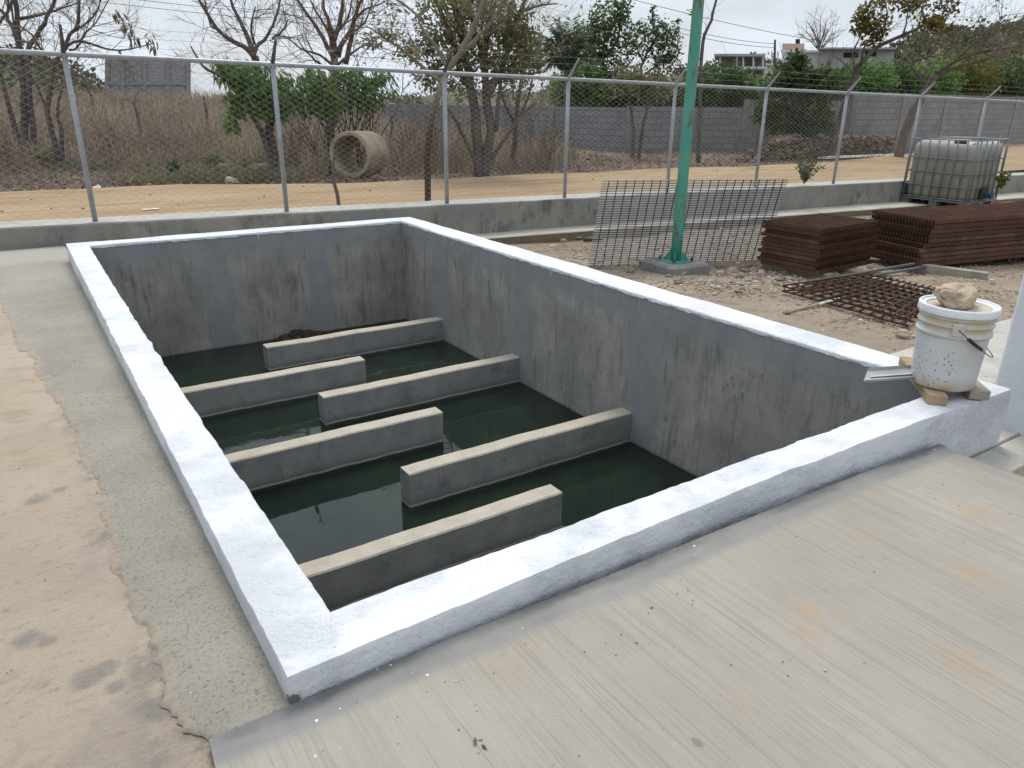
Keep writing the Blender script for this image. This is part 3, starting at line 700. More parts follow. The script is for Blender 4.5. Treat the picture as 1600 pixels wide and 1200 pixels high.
for q in range(4):
    M = rotz(PC, a_ped + math.pi/4 + q*math.pi/2); mb = MB(); mb.add([M @ V(p) for p in ((.06,-.004,.009),(.135,-.004,.009),(.075,-.004,.10),(.06,-.004,.10),(.06,.004,.009),(.135,.004,.009),(.075,.004,.10),(.06,.004,.10))], [(0,1,2,3),(7,6,5,4),(0,4,5,1),(1,5,6,2),(2,6,7,3),(3,7,4,0)])
    mb.build('gusset', M_green, PO)
# ------------------------------------------------------------------ steel grating panel leaning on the post
un = V((1.84,-.69,0)).normalized(); nn = V((-un.y*-1, 0, 0)); nn = V((-.35,-.94,0)).normalized(); un = V((.94,-.35,0)).normalized()
def hit(px, py, P, n):
    d = ray(px, py); return CAM + d*((P-CAM).dot(n)/d.dot(n))
Pp = PC - nn*.090
BL, BR = gs(922, 416), gs(1190, 407); TL, TR = hit(945, 283, Pp, nn), hit(1228, 281, Pp, nn)
BL.z += .01; BR.z += .01
def pan(u, v): return (BL*(1-u)+BR*u)*(1-v) + (TL*(1-u)+TR*u)*v
pn = (BR-BL).cross(TL-BL).normalized()
if pn.dot(nn) < 0: pn = -pn
PN = empty('grating_panel', (BL+BR)/2, 'grey steel grating panel leaning against the green post', 'grating')
mb = MB(); up = (TL-BL).normalized()
NB = 37
for i in range(NB):
    v = i/(NB-1); a, b = pan(-.012+.006*N3(i*.7, 1), v), pan(1.012+.006*N3(i*.7, 3), v); t = .0028
    mb.add([a-up*t-pn*.010, b-up*t-pn*.010, b-up*t+pn*.010, a-up*t+pn*.010, a+up*t-pn*.010, b+up*t-pn*.010, b+up*t+pn*.010, a+up*t+pn*.010], [(0,3,2,1),(4,5,6,7),(0,1,5,4),(1,2,6,5),(2,3,7,6),(3,0,4,7)])
mb.build('bearing_bar', M_panel, PN)['kind'] = 'stuff'
for i in range(22):
    u = .02+.96*i/21; mb = MB(); mb.tube([pan(u, -.02-.02*(i % 3 == 0))+pn*.011, pan(u, 1.01)+pn*.011], .0052, 6); mb.build('cross_rod', M_paneld, PN)

# ------------------------------------------------------------------ rusty grating stacks
def grating_mesh(name, Lu, Lv, su, sv, h, mat):
    """bars run along local x (Lu), spaced along y (Lv)"""
    mb = MB(); n = int(Lv/su)
    for i in range(n+1):
        y = Lv*i/n; mb.box((0,y-.0030,0),(Lu,y+.0030,h))
    m_ = int(Lu/sv)
    for i in range(m_+1):
        x = .03+(Lu-.06)*i/m_; mb.box((x-.0035,-.010,h-.010),(x+.0035,Lv+.010,h-.001))
    return mb
ORD = ['topmost','second','third','fourth','fifth','sixth','seventh','eighth','ninth','tenth','eleventh','twelfth']
def stack(F, A, B, ztop, zbot, n, group, lab, du):
    """F front corner; bars run F->A; spaced towards F->B"""
    F = V((F[0],F[1],0)); A = V((A[0],A[1],0)); B = V((B[0],B[1],0))
    Lu = (A-F).length; ang = math.atan2((A-F).y, (A-F).x); side = 1 if (A-F).cross(B-F).z > 0 else -1
    Lv = (B-F).length; h = (ztop-zbot)/n*.86
    mb = grating_mesh('steel_grating', Lu, Lv, .042, .10, h, M_rust)
    if side < 0: mb.v = [(p[0], -p[1], p[2]) for p in mb.v]; mb.f = [q[::-1] for q in mb.f]
    src = mb.build('steel_grating', M_rust)
    for i in range(n):
        o = src if i == n-1 else src.copy()
        if o is not src: COL.objects.link(o)
        t = i/(n-1); d = du(i, t)
        o.location = (F.x+d[0], F.y+d[1], zbot+(ztop-zbot)*(i)/n + .001); o.rotation_euler = (0, 0, ang+d[2])
        k_ = n-1-i
        tag(o, (ORD[k_]+' rusty grating from the top of '+lab) if k_ else 'topmost rusty grating of '+lab, 'grating', group)
zS = -.45
F1, A1, B1 = V((6.27,2.98,0)), V((6.24,3.68,0)), V((7.33,2.90,0))
rn = random.Random(14)
stack(F1, A1, B1, .062, zS+.05, 11, 'short stack of rusty gratings', 'the short stack', lambda i, t: ((-.03,-.045,-.03,-.04,-.01,-.02,-.035,.0,.025,-.01,.0)[i]*1.0, rn.uniform(-.035,.03)-.03*(1-t), rn.uniform(-.012,.012)))
F2 = V((7.92,2.75,0)); A2 = F2 + V((4.2,-.80,0)); B2 = V((7.62,3.55,0))
stack(F2, A2, B2, .062, zS+.0, 10, 'long stack of rusty gratings', 'the long stack', lambda i, t: ((-.19,-.18,-.13,-.14,-.08,-.02,-.03,-.02,.0,.03)[i], rn.uniform(-.015,.015)-.02*t, rn.uniform(-.006,.006)))
def sleeper(a, b, w, h, label, mat=None):
    za = gz(*a); return plank('timber_sleeper', a, b, w, h, za-.03, mat or M_grey_wood, label, cat='timber', group='timbers under the gratings')
u1 = (V((A1.x,A1.y))-V((F1.x,F1.y))).normalized(); v1 = (V((B1.x,B1.y))-V((F1.x,F1.y))).normalized()
q = V((F1.x,F1.y))+v1*.14-u1*.07; sleeper(tuple(q), tuple(q+u1*.8), .11, .085, 'short timber end poking out under the corner of the short grating stack')
q = V((F1.x,F1.y))+v1*.62-u1*.10; sleeper(tuple(q), tuple(q+u1*.8), .10, .085, 'timber bearer under the right end of the short grating stack')
a, b = gs(1500,428), gs(1542,436); q = V((a.x,a.y)); sleeper((b.x,b.y), (a.x-.25,a.y+.38), .10, .10, 'timber bearer sticking out in front of the long grating stack')
# steel angles lying in front of the stacks
for i, (a, b, r, lab) in enumerate((((1256,449),(1640,384),.016,'upper one of two long steel bars lying before the gratings'), ((1330,441),(1640,390),.018,'lower one of two long steel bars lying before the gratings'))):
    P, Q = gs(*a), gs(*b); mb = MB(); d = (Q-P).normalized(); s_2 = V((-d.y,d.x,0))*r; zz = .05 if i else .075
    P = P+V((0,0,zz*.4)); Q = Q+V((0,0,zz))
    mb.add([P-s_2,P+s_2,P+s_2+V((0,0,.022)),P-s_2+V((0,0,.022)),Q-s_2,Q+s_2,Q+s_2+V((0,0,.022)),Q-s_2+V((0,0,.022))], [(0,1,2,3),(7,6,5,4),(0,4,5,1),(1,5,6,2),(2,6,7,3),(3,7,4,0)])
    tag(mb.build('steel_bar', M_panel, at=(P+Q)/2), lab, 'steel bar', 'steel bars before the gratings')
# tied rebar mat on the ground
RA, RB, RC, RD = gs(1226,462), gs(1352,441), gs(1470,470), gs(1412,514)
def rm(u, v): 
    p = (RA*(1-u)+RB*u)*(1-v) + (RD*(1-u)+RC*u)*v; return V((p.x, p.y, gz(p.x, p.y)))
RM = empty('rebar_mat', rm(.5,.5), 'rusty tied rebar mat lying on the stony ground', 'rebar mat')
for dz in (.035, .085):
    mb = MB()
    for i in range(9):
        u = i/8; pts = [rm(u, -.03+1.06*j/8)+V((.01*N3(i, j), .012*N3(i, j, 4), dz+.012*N3(i*.5, j*.5, dz*90))) for j in range(9)]; mb.tube(pts, .0085, 5)
    for i in range(13):
        v = i/12; pts = [rm(-.03+1.06*j/8, v)+V((.01*N3(i, j, 7), .01*N3(i, j, 4), dz+.012+.012*N3(i*.5, j*.5, dz*50))) for j in range(9)]; mb.tube(pts, .0085, 5)
    mb.build('bar_layer', M_rust2, RM)
mb = MB()
for i in range(0, 9):
    for j in range(13):
        if RND.random() < .75: p = rm(i/8, j/12); mb.tube([p+V((0,0,.03)), p+V((RND.uniform(-.04,.04),RND.uniform(-.04,.04),.095))], .005, 4)
mb.build('spacer', M_rust2, RM)['kind'] = 'stuff'
a, b = gs(1230,490), gs(1309,476); SK = empty('stir_stick', a, 'thin wooden stir stick with a white painted tip on the sand', 'stick')
mb = MB(); a = a+V((0,0,.012)); b = b+V((0,0,.05)); c = a.lerp(b, .60); mb.tube([a, a.lerp(c,.4), c], [.017,.013,.013], 6); mb.build('shaft', M_wood, SK)
mb = MB(); mb.tube([c, b], [.0145,.014], 6); mb.build('white_tip', M_lid, SK)

# ------------------------------------------------------------------ IBC tote
IA = G(1407, 315, -.45); ang = math.radians(-91)
MI = Matrix.Translation((IA.x, IA.y, -.46)) @ Matrix.Rotation(math.radians(-1.0), 4, 'Y') @ Matrix.Rotation(ang, 4, 'Z')
Lx, Ly, Hp, Ht = 1.20, .98, .13, 1.14
IB = empty('ibc_tote', MI @ V((Lx/2,Ly/2,0)), 'dirty white plastic bulk liquid tote in a steel cage on a pallet', 'tote')
def rsq(lx, ly, r, n, z, ins=0.0):
    out = []
    for (cx, cy, a0) in ((lx-r,ly-r,0),(r,ly-r,90),(r,r,180),(lx-r,r,270)):
        for i in range(n+1): w = math.radians(a0+90*i/n); out.append(V((cx+(r-ins)*math.cos(w), cy+(r-ins)*math.sin(w), z)))
    return out
mb = MB(); n_ = 6; secs = []
for z, ins in ((Hp,.06),(Hp+.02,.03),(Hp+.06,.02),(Hp+.35,.016),(Hp+.68,.018),(Ht-.13,.02),(Ht-.08,.03),(Ht-.05,.06)):
    secs.append([MI @ p for p in rsq(Lx, Ly, .16, n_, z, ins)])
k_ = len(secs[0]); mb.v = [p for s in secs for p in s]
for i in range(len(secs)-1):
    for j in range(k_): mb.f.append((i*k_+j, i*k_+(j+1) % k_, (i+1)*k_+(j+1) % k_, (i+1)*k_+j)); mb.m.append(0)
mb.f.append(tuple(range(k_-1, -1, -1))); mb.m.append(0)
# sagging top
G_ = 24; o = len(mb.v)
for j in range(G_+1):
    for i in range(G_+1):
        x = .05+(Lx-.10)*i/G_; y = .05+(Ly-.10)*j/G_
        ex = min(x, Lx-x)/Lx; ey = min(y, Ly-y)/Ly; e = min(ex, ey)
        z = Ht-.06 + .045*sm(.03, .10, e) - .15*math.exp(-((x-Lx*.55)/.22)**2-((y-.1)/.45)**2) - .02*N3(x*4, y*4)
        # pull square corners to the rounded outline
        cx = min(max(x, .21), Lx-.21); cy = min(max(y, .21), Ly-.21); d = math.hypot(x-cx, y-cy)
        if d > .155: x = cx+(x-cx)*.155/d; y = cy+(y-cy)*.155/d
        mb.v.append(MI @ V((x, y, z)))
for j in range(G_):
    for i in range(G_): a = o+j*(G_+1)+i; mb.f.append((a, a+1, a+G_+2, a+G_+1)); mb.m.append(0)
MJ = MI.inverted()
for i_, p_ in enumerate(mb.v):
    q_ = MJ @ V(p_); w_ = sm(Hp+.55, Ht-.08, q_.z)
    if w_ > 0: mb.v[i_] = MI @ V((q_.x, q_.y + .10*w_*math.exp(-((q_.x-Lx*.55)/.20)**2)*sm(.5,.0,q_.y), q_.z - .085*w_*math.exp(-((q_.x-Lx*.55)/.20)**2)*sm(.9,.1,q_.y) - .02*w_*N3(q_.x*5,q_.y*5,3)))
mb.build('plastic_tank', M_ibc, IB, smooth=True)
mb = MB(); mb.lathe([(.10,-.05),(.10,.03),(.09,.04),(0,.04)], MI @ V((Lx*.5,Ly*.55,Ht-.07)), 20); mb.build('filler_cap', M_black, IB)
mb = MB(); r = .0125
def ring(z): 
    p = [MI @ q for q in rsq(Lx, Ly, .05, 3, z, -.012)]; return p+[p[0]]
for z in (Hp+.01, Hp+.23, Hp+.46, Hp+.70): mb.tube(ring(z), r, 6)
mb.tube(ring(Ht+.01), .011, 6)
for i in range(8):
    x = .02+(Lx-.04)*i/7
    for y in (-.014, Ly+.014): mb.tube([MI @ V((x,y,Hp)), MI @ V((x,y,Ht+.01))], r, 6)
for i in range(6):
    y = .03+(Ly-.06)*i/5
    for x in (-.014, Lx+.014): mb.tube([MI @ V((x,y,Hp)), MI @ V((x,y,Ht+.01))], r, 6)
for y in (.30, .66): mb.tube([MI @ V((-.01,y,Ht+.02)), MI @ V((Lx+.01,y,Ht+.02))], .011, 6)
mb.build('cage', M_cage, IB, smooth=True)
PL = MB()
PL.box((-.02,-.02,Hp-.035),(Lx+.02,Ly+.02,Hp-.012), MI)
for x in (.0, Lx/2-.07, Lx-.14):
    for y in (.0, Ly/2-.07, Ly-.14): PL.box((x,y,.0),(x+.14,y+.14,Hp-.036), MI)
for y in (.0, Ly/2-.06, Ly-.12): PL.box((0,y,-.012),(Lx,y+.12,-.001), MI)
PL.build('pallet', M_cage, IB)
mb = MB(); mb.rbox((Lx+.002,.34,Hp+.03),(Lx+.05,.58,Hp+.24), .02, MI); mb.build('valve_recess', M_black, IB)
mb = MB(); M = MI @ Matrix.Translation((Lx+.05,.46,Hp+.10)) @ Matrix.Rotation(math.radians(90), 4, 'Y'); mb.lathe([(0,0),(.04,0),(.04,.09),(.055,.09),(.055,.13),(0,.13)], (0,0,0), 14, M); mb.build('valve', M_blue, IB)
p = MI @ V((Lx*.95,.30,-.25)); p2 = MI @ V((.62,.05,-.2))
for i, (x, y, lab) in enumerate(((.58,.02,'concrete block propping the middle of the tote pallet'), (.98,.10,'concrete block propping the near corner of the tote pallet'))):
    M = MI @ Matrix.Translation((x,y,0)); q = M @ V((0,0,0)); g_ = gz(q.x,q.y)
    mb = MB(); mb.rbox((-.02,-.02,g_-q.z-.03),(.30,.18,-.014), .01, M); tag(mb.build('prop_block', M_block, at=q), lab, 'block', 'blocks under the tote')

# ------------------------------------------------------------------ gravel and loose stones in the yard
rn = random.Random(77); mb = MB()
def ingr(x, y): 
    return not (TX0-.1 < x < 3.42 and TY0-.1 < y < TY1+.15)
n = 0
while n < 13000:
    x = rn.uniform(3.4, 12); y = rn.uniform(.95, 6.1) if rn.random() < .8 else rn.uniform(2, 4.5)
    if y > fy(x)-.55-.03*(x-4): continue
    dens = .12 + .88*sm(.40, .62, .5+.5*N3(x*1.1, y*1.1, 9)+.25*N3(x*3, y*3, 2)) 
    dens *= .12+.88*sm(4.1, 5.2, x+.5*N3(x*2, y*2, 1))
    if rn.random() > dens: continue
    r = rn.choice((.005,.006,.008,.010,.013)) * (.9 + (rn.random() < .05)*1.6 + (rn.random() < .008)*2.5); z = gz(x, y)+.035*N3(x*1.1, y*1.1, 3)*sm(3.2,3.8,x)
    mb.rock((x, y, z+r*.2), r*(1+.7*sm(.9,.2,math.hypot(x-6,y-3.1)/2.2)), rn, (rn.uniform(.8,1.5), rn.uniform(.8,1.3), .65), 5, 3, .45); n += 1
tag(mb.build('gravel', M_gravel), kind='stuff')
big = [(1032,420,.085),(1125,418,.07),(1157,434,.05),(985,424,.05),(968,437,.04),(1083,438,.045),(1170,416,.05),(1213,445,.04),(1380,432,.05),(1410,437,.045),(880,378,.06),(1115,440,.04),(1140,428,.045),(1000,412,.06)]
DESC = ['dark reddish stone touching the left side of the green post footing','upright tan stone right of the green post footing','pale flat stone in front of the short grating stack','small stone left of the green post footing','small stone near the tank rim left of the green post','pale stone just below the green post footing','stone at the foot of the grating panel by the short stack','stone below the front corner of the short stack','pale stone beside the two long steel bars','pale stone right of the timber end by the rebar mat','stone at the foot of the pale kerb ledge','small pale stone on the gravel between post and short stack','brown stone on the gravel right of the post footing','grey stone behind the green post footing under the panel']
for (px, py, r), lab in zip(big, DESC):
    p = gs(px, py); mb = MB(); mb.rock(p+V((0,0,r*.22)), r*.95, rn, (rn.uniform(1.0,1.4),rn.uniform(.8,1.0),.72), 9, 6, .45, .35); tag(mb.build('stone', M_yardrock, at=p), lab, 'stone', 'loose stones in the yard')
# scrap by the step: board and short pipe end
a = gs(908,374); mb = MB(); mb.rbox((-.17,-.07,0),(.17,.07,.02), .004, rotz(a+V((0,0,.05)), .3) @ Matrix.Rotation(.25, 4, 'X')); tag(mb.build('board_offcut', M_wood, at=a), 'small tan board offcut lying beside the grating panel', 'board')
a = gs(925,379); mb = MB(); mb.tube([a+V((-.12,.03,.05)), a+V((.12,-.06,.05))], .03, 10); tag(mb.build('pipe_offcut', M_arm, at=a, smooth=True), 'short dark pipe offcut beside the tan board', 'pipe')

# ------------------------------------------------------------------ chain link fence
FX = [-3.75,-1.78,.18,2.12,4.15,5.96,7.83,9.72,11.67,13.75,15.9,18.3,20.8,23.5,26.3,29.2]
FE = empty('chain_link_fence', (6, fy(6), kz(6)), 'galvanised chain link fence with barbed wire arms on the kerb', 'fence')
for x in FX:
    y = fy(x); b = V((x, y, kz(x)-.02)); t = V((x, y, ftop(x)-.01)); mb = MB(); mb.tube([b, t], .026, 10)
    po = mb.build('post', M_galv, FE, smooth=True)
    mb = MB(); mb.tube([t+V((0,0,-.03)), t+V((0,0,.02)), t+V((0,-.20,.25))], [.028,.024,.012], 6); mb.build('barb_arm', M_arm if x < 5 else M_galv, po)
mb = MB(); mb.tube([(x, fy(x), ftop(x)) for x in [-4+.5*i for i in range(70)]], .024, 10); mb.build('top_rail', M_galv, FE, smooth=True)
for q in (.33, .66, .98):
    mb = MB(); pts = []; rn = random.Random(int(q*100))
    for x0, x1 in zip(FX, FX[1:]):
        for i in range(6):
            t = i/6; x = x0+(x1-x0)*t; pts.append(V((x, fy(x)-.20*q, ftop(x)+.02+.24*q-.012*4*t*(1-t))))
    mb.tube(pts, .0019, 4)
    for i in range(int((FX[-1]-FX[0])/.11)):
        x = FX[0]+.11*i+rn.uniform(0,.03)
        if x > 18: break
        p = V((x, fy(x)-.20*q, ftop(x)+.02+.24*q-.006)); d = V((rn.uniform(-.4,.4), rn.uniform(-1,1), rn.uniform(-1,1))).normalized()*.017; mb.tube([p-d, p+d], .0013, 3)
    mb.build('barbed_wire', M_barb, FE)
# woven wire: every wire a zigzag with its neighbours hooked
mb = MB(); dx = .056; x = -3.7; kk = 0; r = .0017
while x < 29:
    nz = 25; pts = []; o = len(mb.v); y = fy(x); z0 = kz(x)+.02; z1 = ftop(x)-.015 + .028
    m_ = 2*nz
    for i in range(m_+1):
        s_ = (i+kk) % 2; xx = x + (dx/2+.001)*(1 if s_ else -1)*1.0; z = z0+(z1-z0)*i/m_
        bow = .010*math.sin(x*1.6)*math.sin(math.pi*i/m_)
        yy = fy(xx)+bow-.030+(.0015 if s_ else -.0015)
        for w in range(3): mb.v.append((xx+1.35*r*math.cos(2.094*w+1.57), yy+r*math.sin(2.094*w+1.57), z))
    for i in range(m_):
        a = o+i*3
        for w in range(3): mb.f.append((a+w, a+(w+1) % 3, a+3+(w+1) % 3, a+3+w)); mb.m.append(0)
    x += dx; kk += 1
mb.build('chain_link_mesh', M_wire, FE)
# ------------------------------------------------------------------ vegetation tools
ZB = -.27
def spline(pts, n=3):
    P = [V(p) for p in pts]; out = []
    if len(P) < 3: return P
    for i in range(len(P)-1):
        a, b, c, d = P[max(i-1,0)], P[i], P[i+1], P[min(i+2, len(P)-1)]
        for j in range(n):
            t = j/n; out.append(.5*((2*b)+(c-a)*t+(2*a-5*b+4*c-d)*t*t+(3*b-a-3*c+d)*t**3))
    out.append(P[-1]); return out
def twig(mb, p, d, L, r, depth, rn, tips, up=.15, spread=.8, nk=(2,4), sides=3):
    n = 4; pts = [V(p)]; d = V(d).normalized()
    for i in range(n):
        d = (d + V((rn.gauss(0,.16), rn.gauss(0,.16), rn.gauss(0,.14)+up*.25))).normalized(); pts.append(pts[-1]+d*L/n)
    mb.tube(pts, [r*(1-.16*i) for i in range(n+1)], sides, False)
    tips.append(pts[-1])
    if depth <= 0: return
    for q in range(rn.randint(*nk)):
        i = rn.randint(1, n); dd = (pts[i]-pts[i-1]).normalized()
        e = V((rn.gauss(0,1), rn.gauss(0,1), rn.gauss(0,1))); e = (e - dd*e.dot(dd)).normalized()
        twig(mb, pts[i], dd+e*spread*rn.uniform(.5,1.2), L*rn.uniform(.5,.8), r*.6, depth-1, rn, tips, up, spread, nk, sides)
def tree_wood(base, limbs, rn, depth=2, per=5, L=.9, tr=.010, up=.15, dscale=1.0, skip=.25, spread=.8, nk=(2,4)):
    """limbs: (list of (px,py[,dep]), r0, r1). returns trunk mesh builder, twig builder, tips"""
    tk = MB(); tw = MB(); tips = []
    for limb in limbs:
        pp, r0, r1 = limb[:3]; n_tw = limb[3] if len(limb) > 3 else per
        d0 = pp[0][2] if len(pp[0]) > 2 else 0.0; drift = rn.uniform(-.5,.5)*dscale
        pts = []
        for i, q in enumerate(pp):
            dep = q[2] if len(q) > 2 else d0 + drift*i/len(pp)
            pts.append(on(q[0], q[1], base, dep))
        pts = spline(pts, 3); k_ = len(pts)
        for i in range(1, k_-1): pts[i] = pts[i] + V((N3(i*.9, pp[0][0]), N3(i*.8, pp[0][1], 3), 0))*r0*.7
        rr = [(r0+(r1-r0)*i/(k_-1))*(1+.12*N3(i*.8, pp[0][0]*.1)) for i in range(k_)]; tk.tube(pts, rr, 7)
        for q in range(n_tw):
            i = rn.randint(max(1, int(k_*skip)), k_-1); dd = (pts[i]-pts[i-1]).normalized()
            e = V((rn.gauss(0,1), rn.gauss(0,1), rn.gauss(0,1)+up)); e = (e-dd*e.dot(dd)).normalized()
            twig(tw, pts[i], dd*.7+e*spread, L*rn.uniform(.5,1.2), min(tr*rn.uniform(.7,1.3), rr[i]*.8), depth, rn, tips, up, spread, nk)
    return tk, tw, tips
def pxm(base): return math.hypot(base[0]-CAM.x, base[1]-CAM.y)/FPX*.93
def blob(mb, base, c, rad, n, size, rn, gap=.0, dep=0.0, flat=.3, asp=.5, clump=2.4, droop=None):
    """c, rad in survey pixels at the distance of base; leaves in an uneven, clumped volume"""
    m = pxm(base); cc = on(c[0], c[1], base, dep); rx, rz = rad[0]*m, rad[1]*m; ry = (rx+rz)/2
    vd = V((cc.x-CAM.x, cc.y-CAM.y, 0)).normalized(); rt = V((vd.y, -vd.x, 0)); sd = rn.uniform(0,50); k_ = 0; tr = 0
    while k_ < n and tr < n*14:
        tr += 1
        d = V((rn.gauss(0,1), rn.gauss(0,1), rn.gauss(0,1))).normalized(); q = rn.random()**(.42)
        q *= 1 + .30*noise.noise(d*1.7+V((sd,0,0))) + .16*noise.noise(d*4+V((sd,0,3)))
        p = cc + rt*d.x*rx*q + vd*d.y*ry*q + V((0,0,1))*d.z*rz*q
        if noise.noise(p*(clump/(rx+.2))*1.0+V((sd,sd,0))) + .5*noise.noise(p*(clump*2.6/(rx+.2))) < gap-.22: continue
        mb.leaf(p, size*rn.uniform(.6,1.3), rn, flat, asp, droop); k_ += 1
def leaves_at(mb, tips, n, rad, size, rn, asp=.5, droop=None, prob=1.0):
    for t in tips:
        if rn.random() > prob: continue
        for i in range(n): mb.leaf(t+V((rn.gauss(0,rad),rn.gauss(0,rad),rn.gauss(0,rad))), size*rn.uniform(.6,1.3), rn, .2, asp, droop)
def mk_tree(name, base, label, cat, wood, bark, crown=None, leafm=None, group=None, tmat=None, smooth=True, kids='branches'):
    T = empty(name, base, label, cat, group); tk, tw, tips = wood
    tk.build('trunk', bark, T, smooth=smooth)
    if tw.f: tw.build('branches', tmat or bark, T)
    if crown is not None and crown.f: crown.build('crown', leafm, T)
    return T

# --- bare trees on the left, beyond the road
B = G(45, 252, ZB); rn = random.Random(101)
w = tree_wood(B, [([(42,262),(38,240),(28,212),(14,168),(2,120),(-12,80)], .08,.04), ([(44,262),(38,205),(37,140),(31,85),(27,40),(24,-20)], .10,.05), ([(46,262),(52,205),(46,150),(43,80),(58,56),(74,26),(92,-15)], .085,.035),
     ([(31,75),(20,45),(10,25),(-8,8)], .06,.03), ([(28,30),(50,26),(75,20),(118,6)], .045,.015), ([(-4,40),(10,20),(25,-10)], .04,.02), ([(43,84),(30,70),(20,30),(18,0)], .04,.015)], rn, 2, 7, 1.0, .012, spread=.9)
mk_tree('bare_tree', B, 'large bare tree with three dark trunks at the left edge beyond the road', 'tree', w, M_bark, tmat=M_twig, group='bare trees beyond the road')
B = G(95, 262, ZB); rn = random.Random(102)
w = tree_wood(B, [([(96,272),(85,220),(74,176),(80,125),(84,100),(102,74),(108,55),(120,40),(124,0),(128,-20)], .065,.022), ([(99,272),(96,215),(90,170),(97,138)], .06,.02,3), ([(82,108),(68,85),(50,55),(30,40)], .04,.012), ([(104,72),(125,64),(165,76),(195,78),(240,68)], .035,.010,8),
     ([(84,112),(112,116),(140,122)], .025,.01), ([(110,52),(130,40),(150,20),(160,-10)], .03,.01), ([(108,78),(120,75),(135,50),(150,35),(175,-10)], .025,.01), ([(75,176),(60,140),(45,110)], .035,.012)], rn, 2, 8, .9, .011, spread=.9)
cr = MB()
for (x, y) in ((180,18),(186,24),(200,42),(206,62),(212,60),(232,60),(195,38),(243,72),(203,48)):
    for q in range(9): cr.leaf(on(x+rn.gauss(0,3), y+rn.gauss(0,4), B), .22*rn.uniform(.6,1.2), rn, 0, .22, (0,0,-1))
mk_tree('bare_tree', B, 'slender bare tree with hanging brown seed pods behind the leftmost fence posts', 'tree', w, M_bark, cr, M_lf_dry, tmat=M_twig, group='bare trees beyond the road')
# --- tree with drooping green leaves
B = G(428, 273, ZB); rn = random.Random(103)
w = tree_wood(B, [([(430,280),(424,225),(420,176),(410,132),(398,88)], .10,.075,2), ([(398,90),(385,76),(360,62),(340,46),(318,12),(302,-15)], .058,.022), ([(397,88),(384,50),(370,24),(356,-15)], .055,.022), ([(396,86),(402,72),(416,58),(426,40),(436,10),(440,-15)], .045,.014),
     ([(412,136),(392,124),(366,132),(344,118),(318,104),(298,72)], .06,.015), ([(432,275),(412,216),(394,178),(386,150)], .07,.03,2), ([(342,46),(330,40),(322,12),(318,-10)], .025,.01), ([(398,70),(392,40),(400,10)], .03,.01), ([(425,60),(440,50),(450,30)], .03,.01)], rn, 2, 8, .75, .009, spread=.9)
cr = MB(); dr = (.25,-.2,-.75)
for c, r, n in (((392,116),(44,26),520),((362,112),(26,18),260),((402,150),(38,34),560),((372,152),(24,26),250),((358,184),(12,20),120),((440,140),(30,30),330),((348,98),(16,9),110),((428,172),(20,16),130)):
    blob(cr, B, c, r, n, .21, rn, .16, 0, .1, .22, 2.8, dr)
mk_tree('leafy_tree', B, 'tree with drooping fresh green leaves and bare upper limbs behind the fence', 'tree', w, M_bark, cr, M_lf_green, tmat=M_twig)
B = G(515, 263, ZB); rn = random.Random(104)
w = tree_wood(B, [([(514,278,.8),(518,205,.6),(522,130,.3),(522,90),(520,62),(513,42)], .10,.085,6), ([(522,92),(505,60),(486,30),(455,-12)], .06,.02), ([(520,64),(512,30),(500,-15)], .06,.02), ([(522,62),(531,35),(536,0),(540,-25)], .06,.025), ([(524,84),(545,52),(553,30),(562,-12)], .06,.02), ([(540,100),(549,60),(556,20),(572,-12)], .06,.03),
     ([(522,104),(500,86),(470,76),(450,58)], .035,.01), ([(524,104),(546,86),(566,72),(590,60)], .035,.01), ([(520,112),(500,100),(480,82),(465,62)], .035,.01), ([(519,66),(508,40),(495,20),(480,-10)], .035,.012), ([(555,30),(570,15),(590,8),(602,2)], .03,.01), ([(522,72),(528,50),(545,25),(550,-15)], .035,.014), ([(530,90),(540,60),(570,35),(585,-10)], .035,.012)], rn, 2, 7, .9, .009, spread=.75)
mk_tree('bare_tree', B, 'bare reddish tree with many fanned branches above the green shrubs', 'tree', w, M_bark_red, tmat=M_bark_red, group='bare trees beyond the road')
def bush(name, base, label, blobs, mat, size, rn, stems=5, gap=.05, group=None, cat='bush', droop=None, asp=.5, flat=.2):
    T = empty(name, base, label, cat, group); cr = MB(); st = MB(); tips = []
    for c, r, n in blobs:
        blob(cr, base, c, r, n, size, rn, gap, 0, flat, asp, 2.4, droop)
        for q in range(stems): twig(st, V(base)+V((rn.gauss(0,.15),rn.gauss(0,.15),0)), on(c[0]+rn.gauss(0,r[0]*.3), c[1]+rn.gauss(0,r[1]*.3), base)-V(base), (on(c[0],c[1],base)-V(base)).length*1.05, .022, 1, rn, tips)
    st.build('stem', M_bark, T); cr.build('foliage', mat, T); return T
rn = random.Random(105)
B = G(500, 272, ZB); bush('green_shrub', B, 'green shrub with drooping leaves left of the concrete pipe', [((490,128),(28,22),420),((505,155),(32,28),460),((470,158),(20,24),200)], M_lf_green, .16, rn, 3, .08, 'green shrubs beyond the road', 'shrub', (.2,-.2,-.6), .3)
B = G(560, 267, ZB); bush('green_shrub', B, 'green shrub above and behind the concrete pipe', [((545,122),(40,20),520),((565,148),(34,30),500),((594,130),(26,24),300),((525,150),(24,28),280)], M_lf_green, .16, rn, 3, .08, 'green shrubs beyond the road', 'shrub', (.2,-.2,-.6), .3)
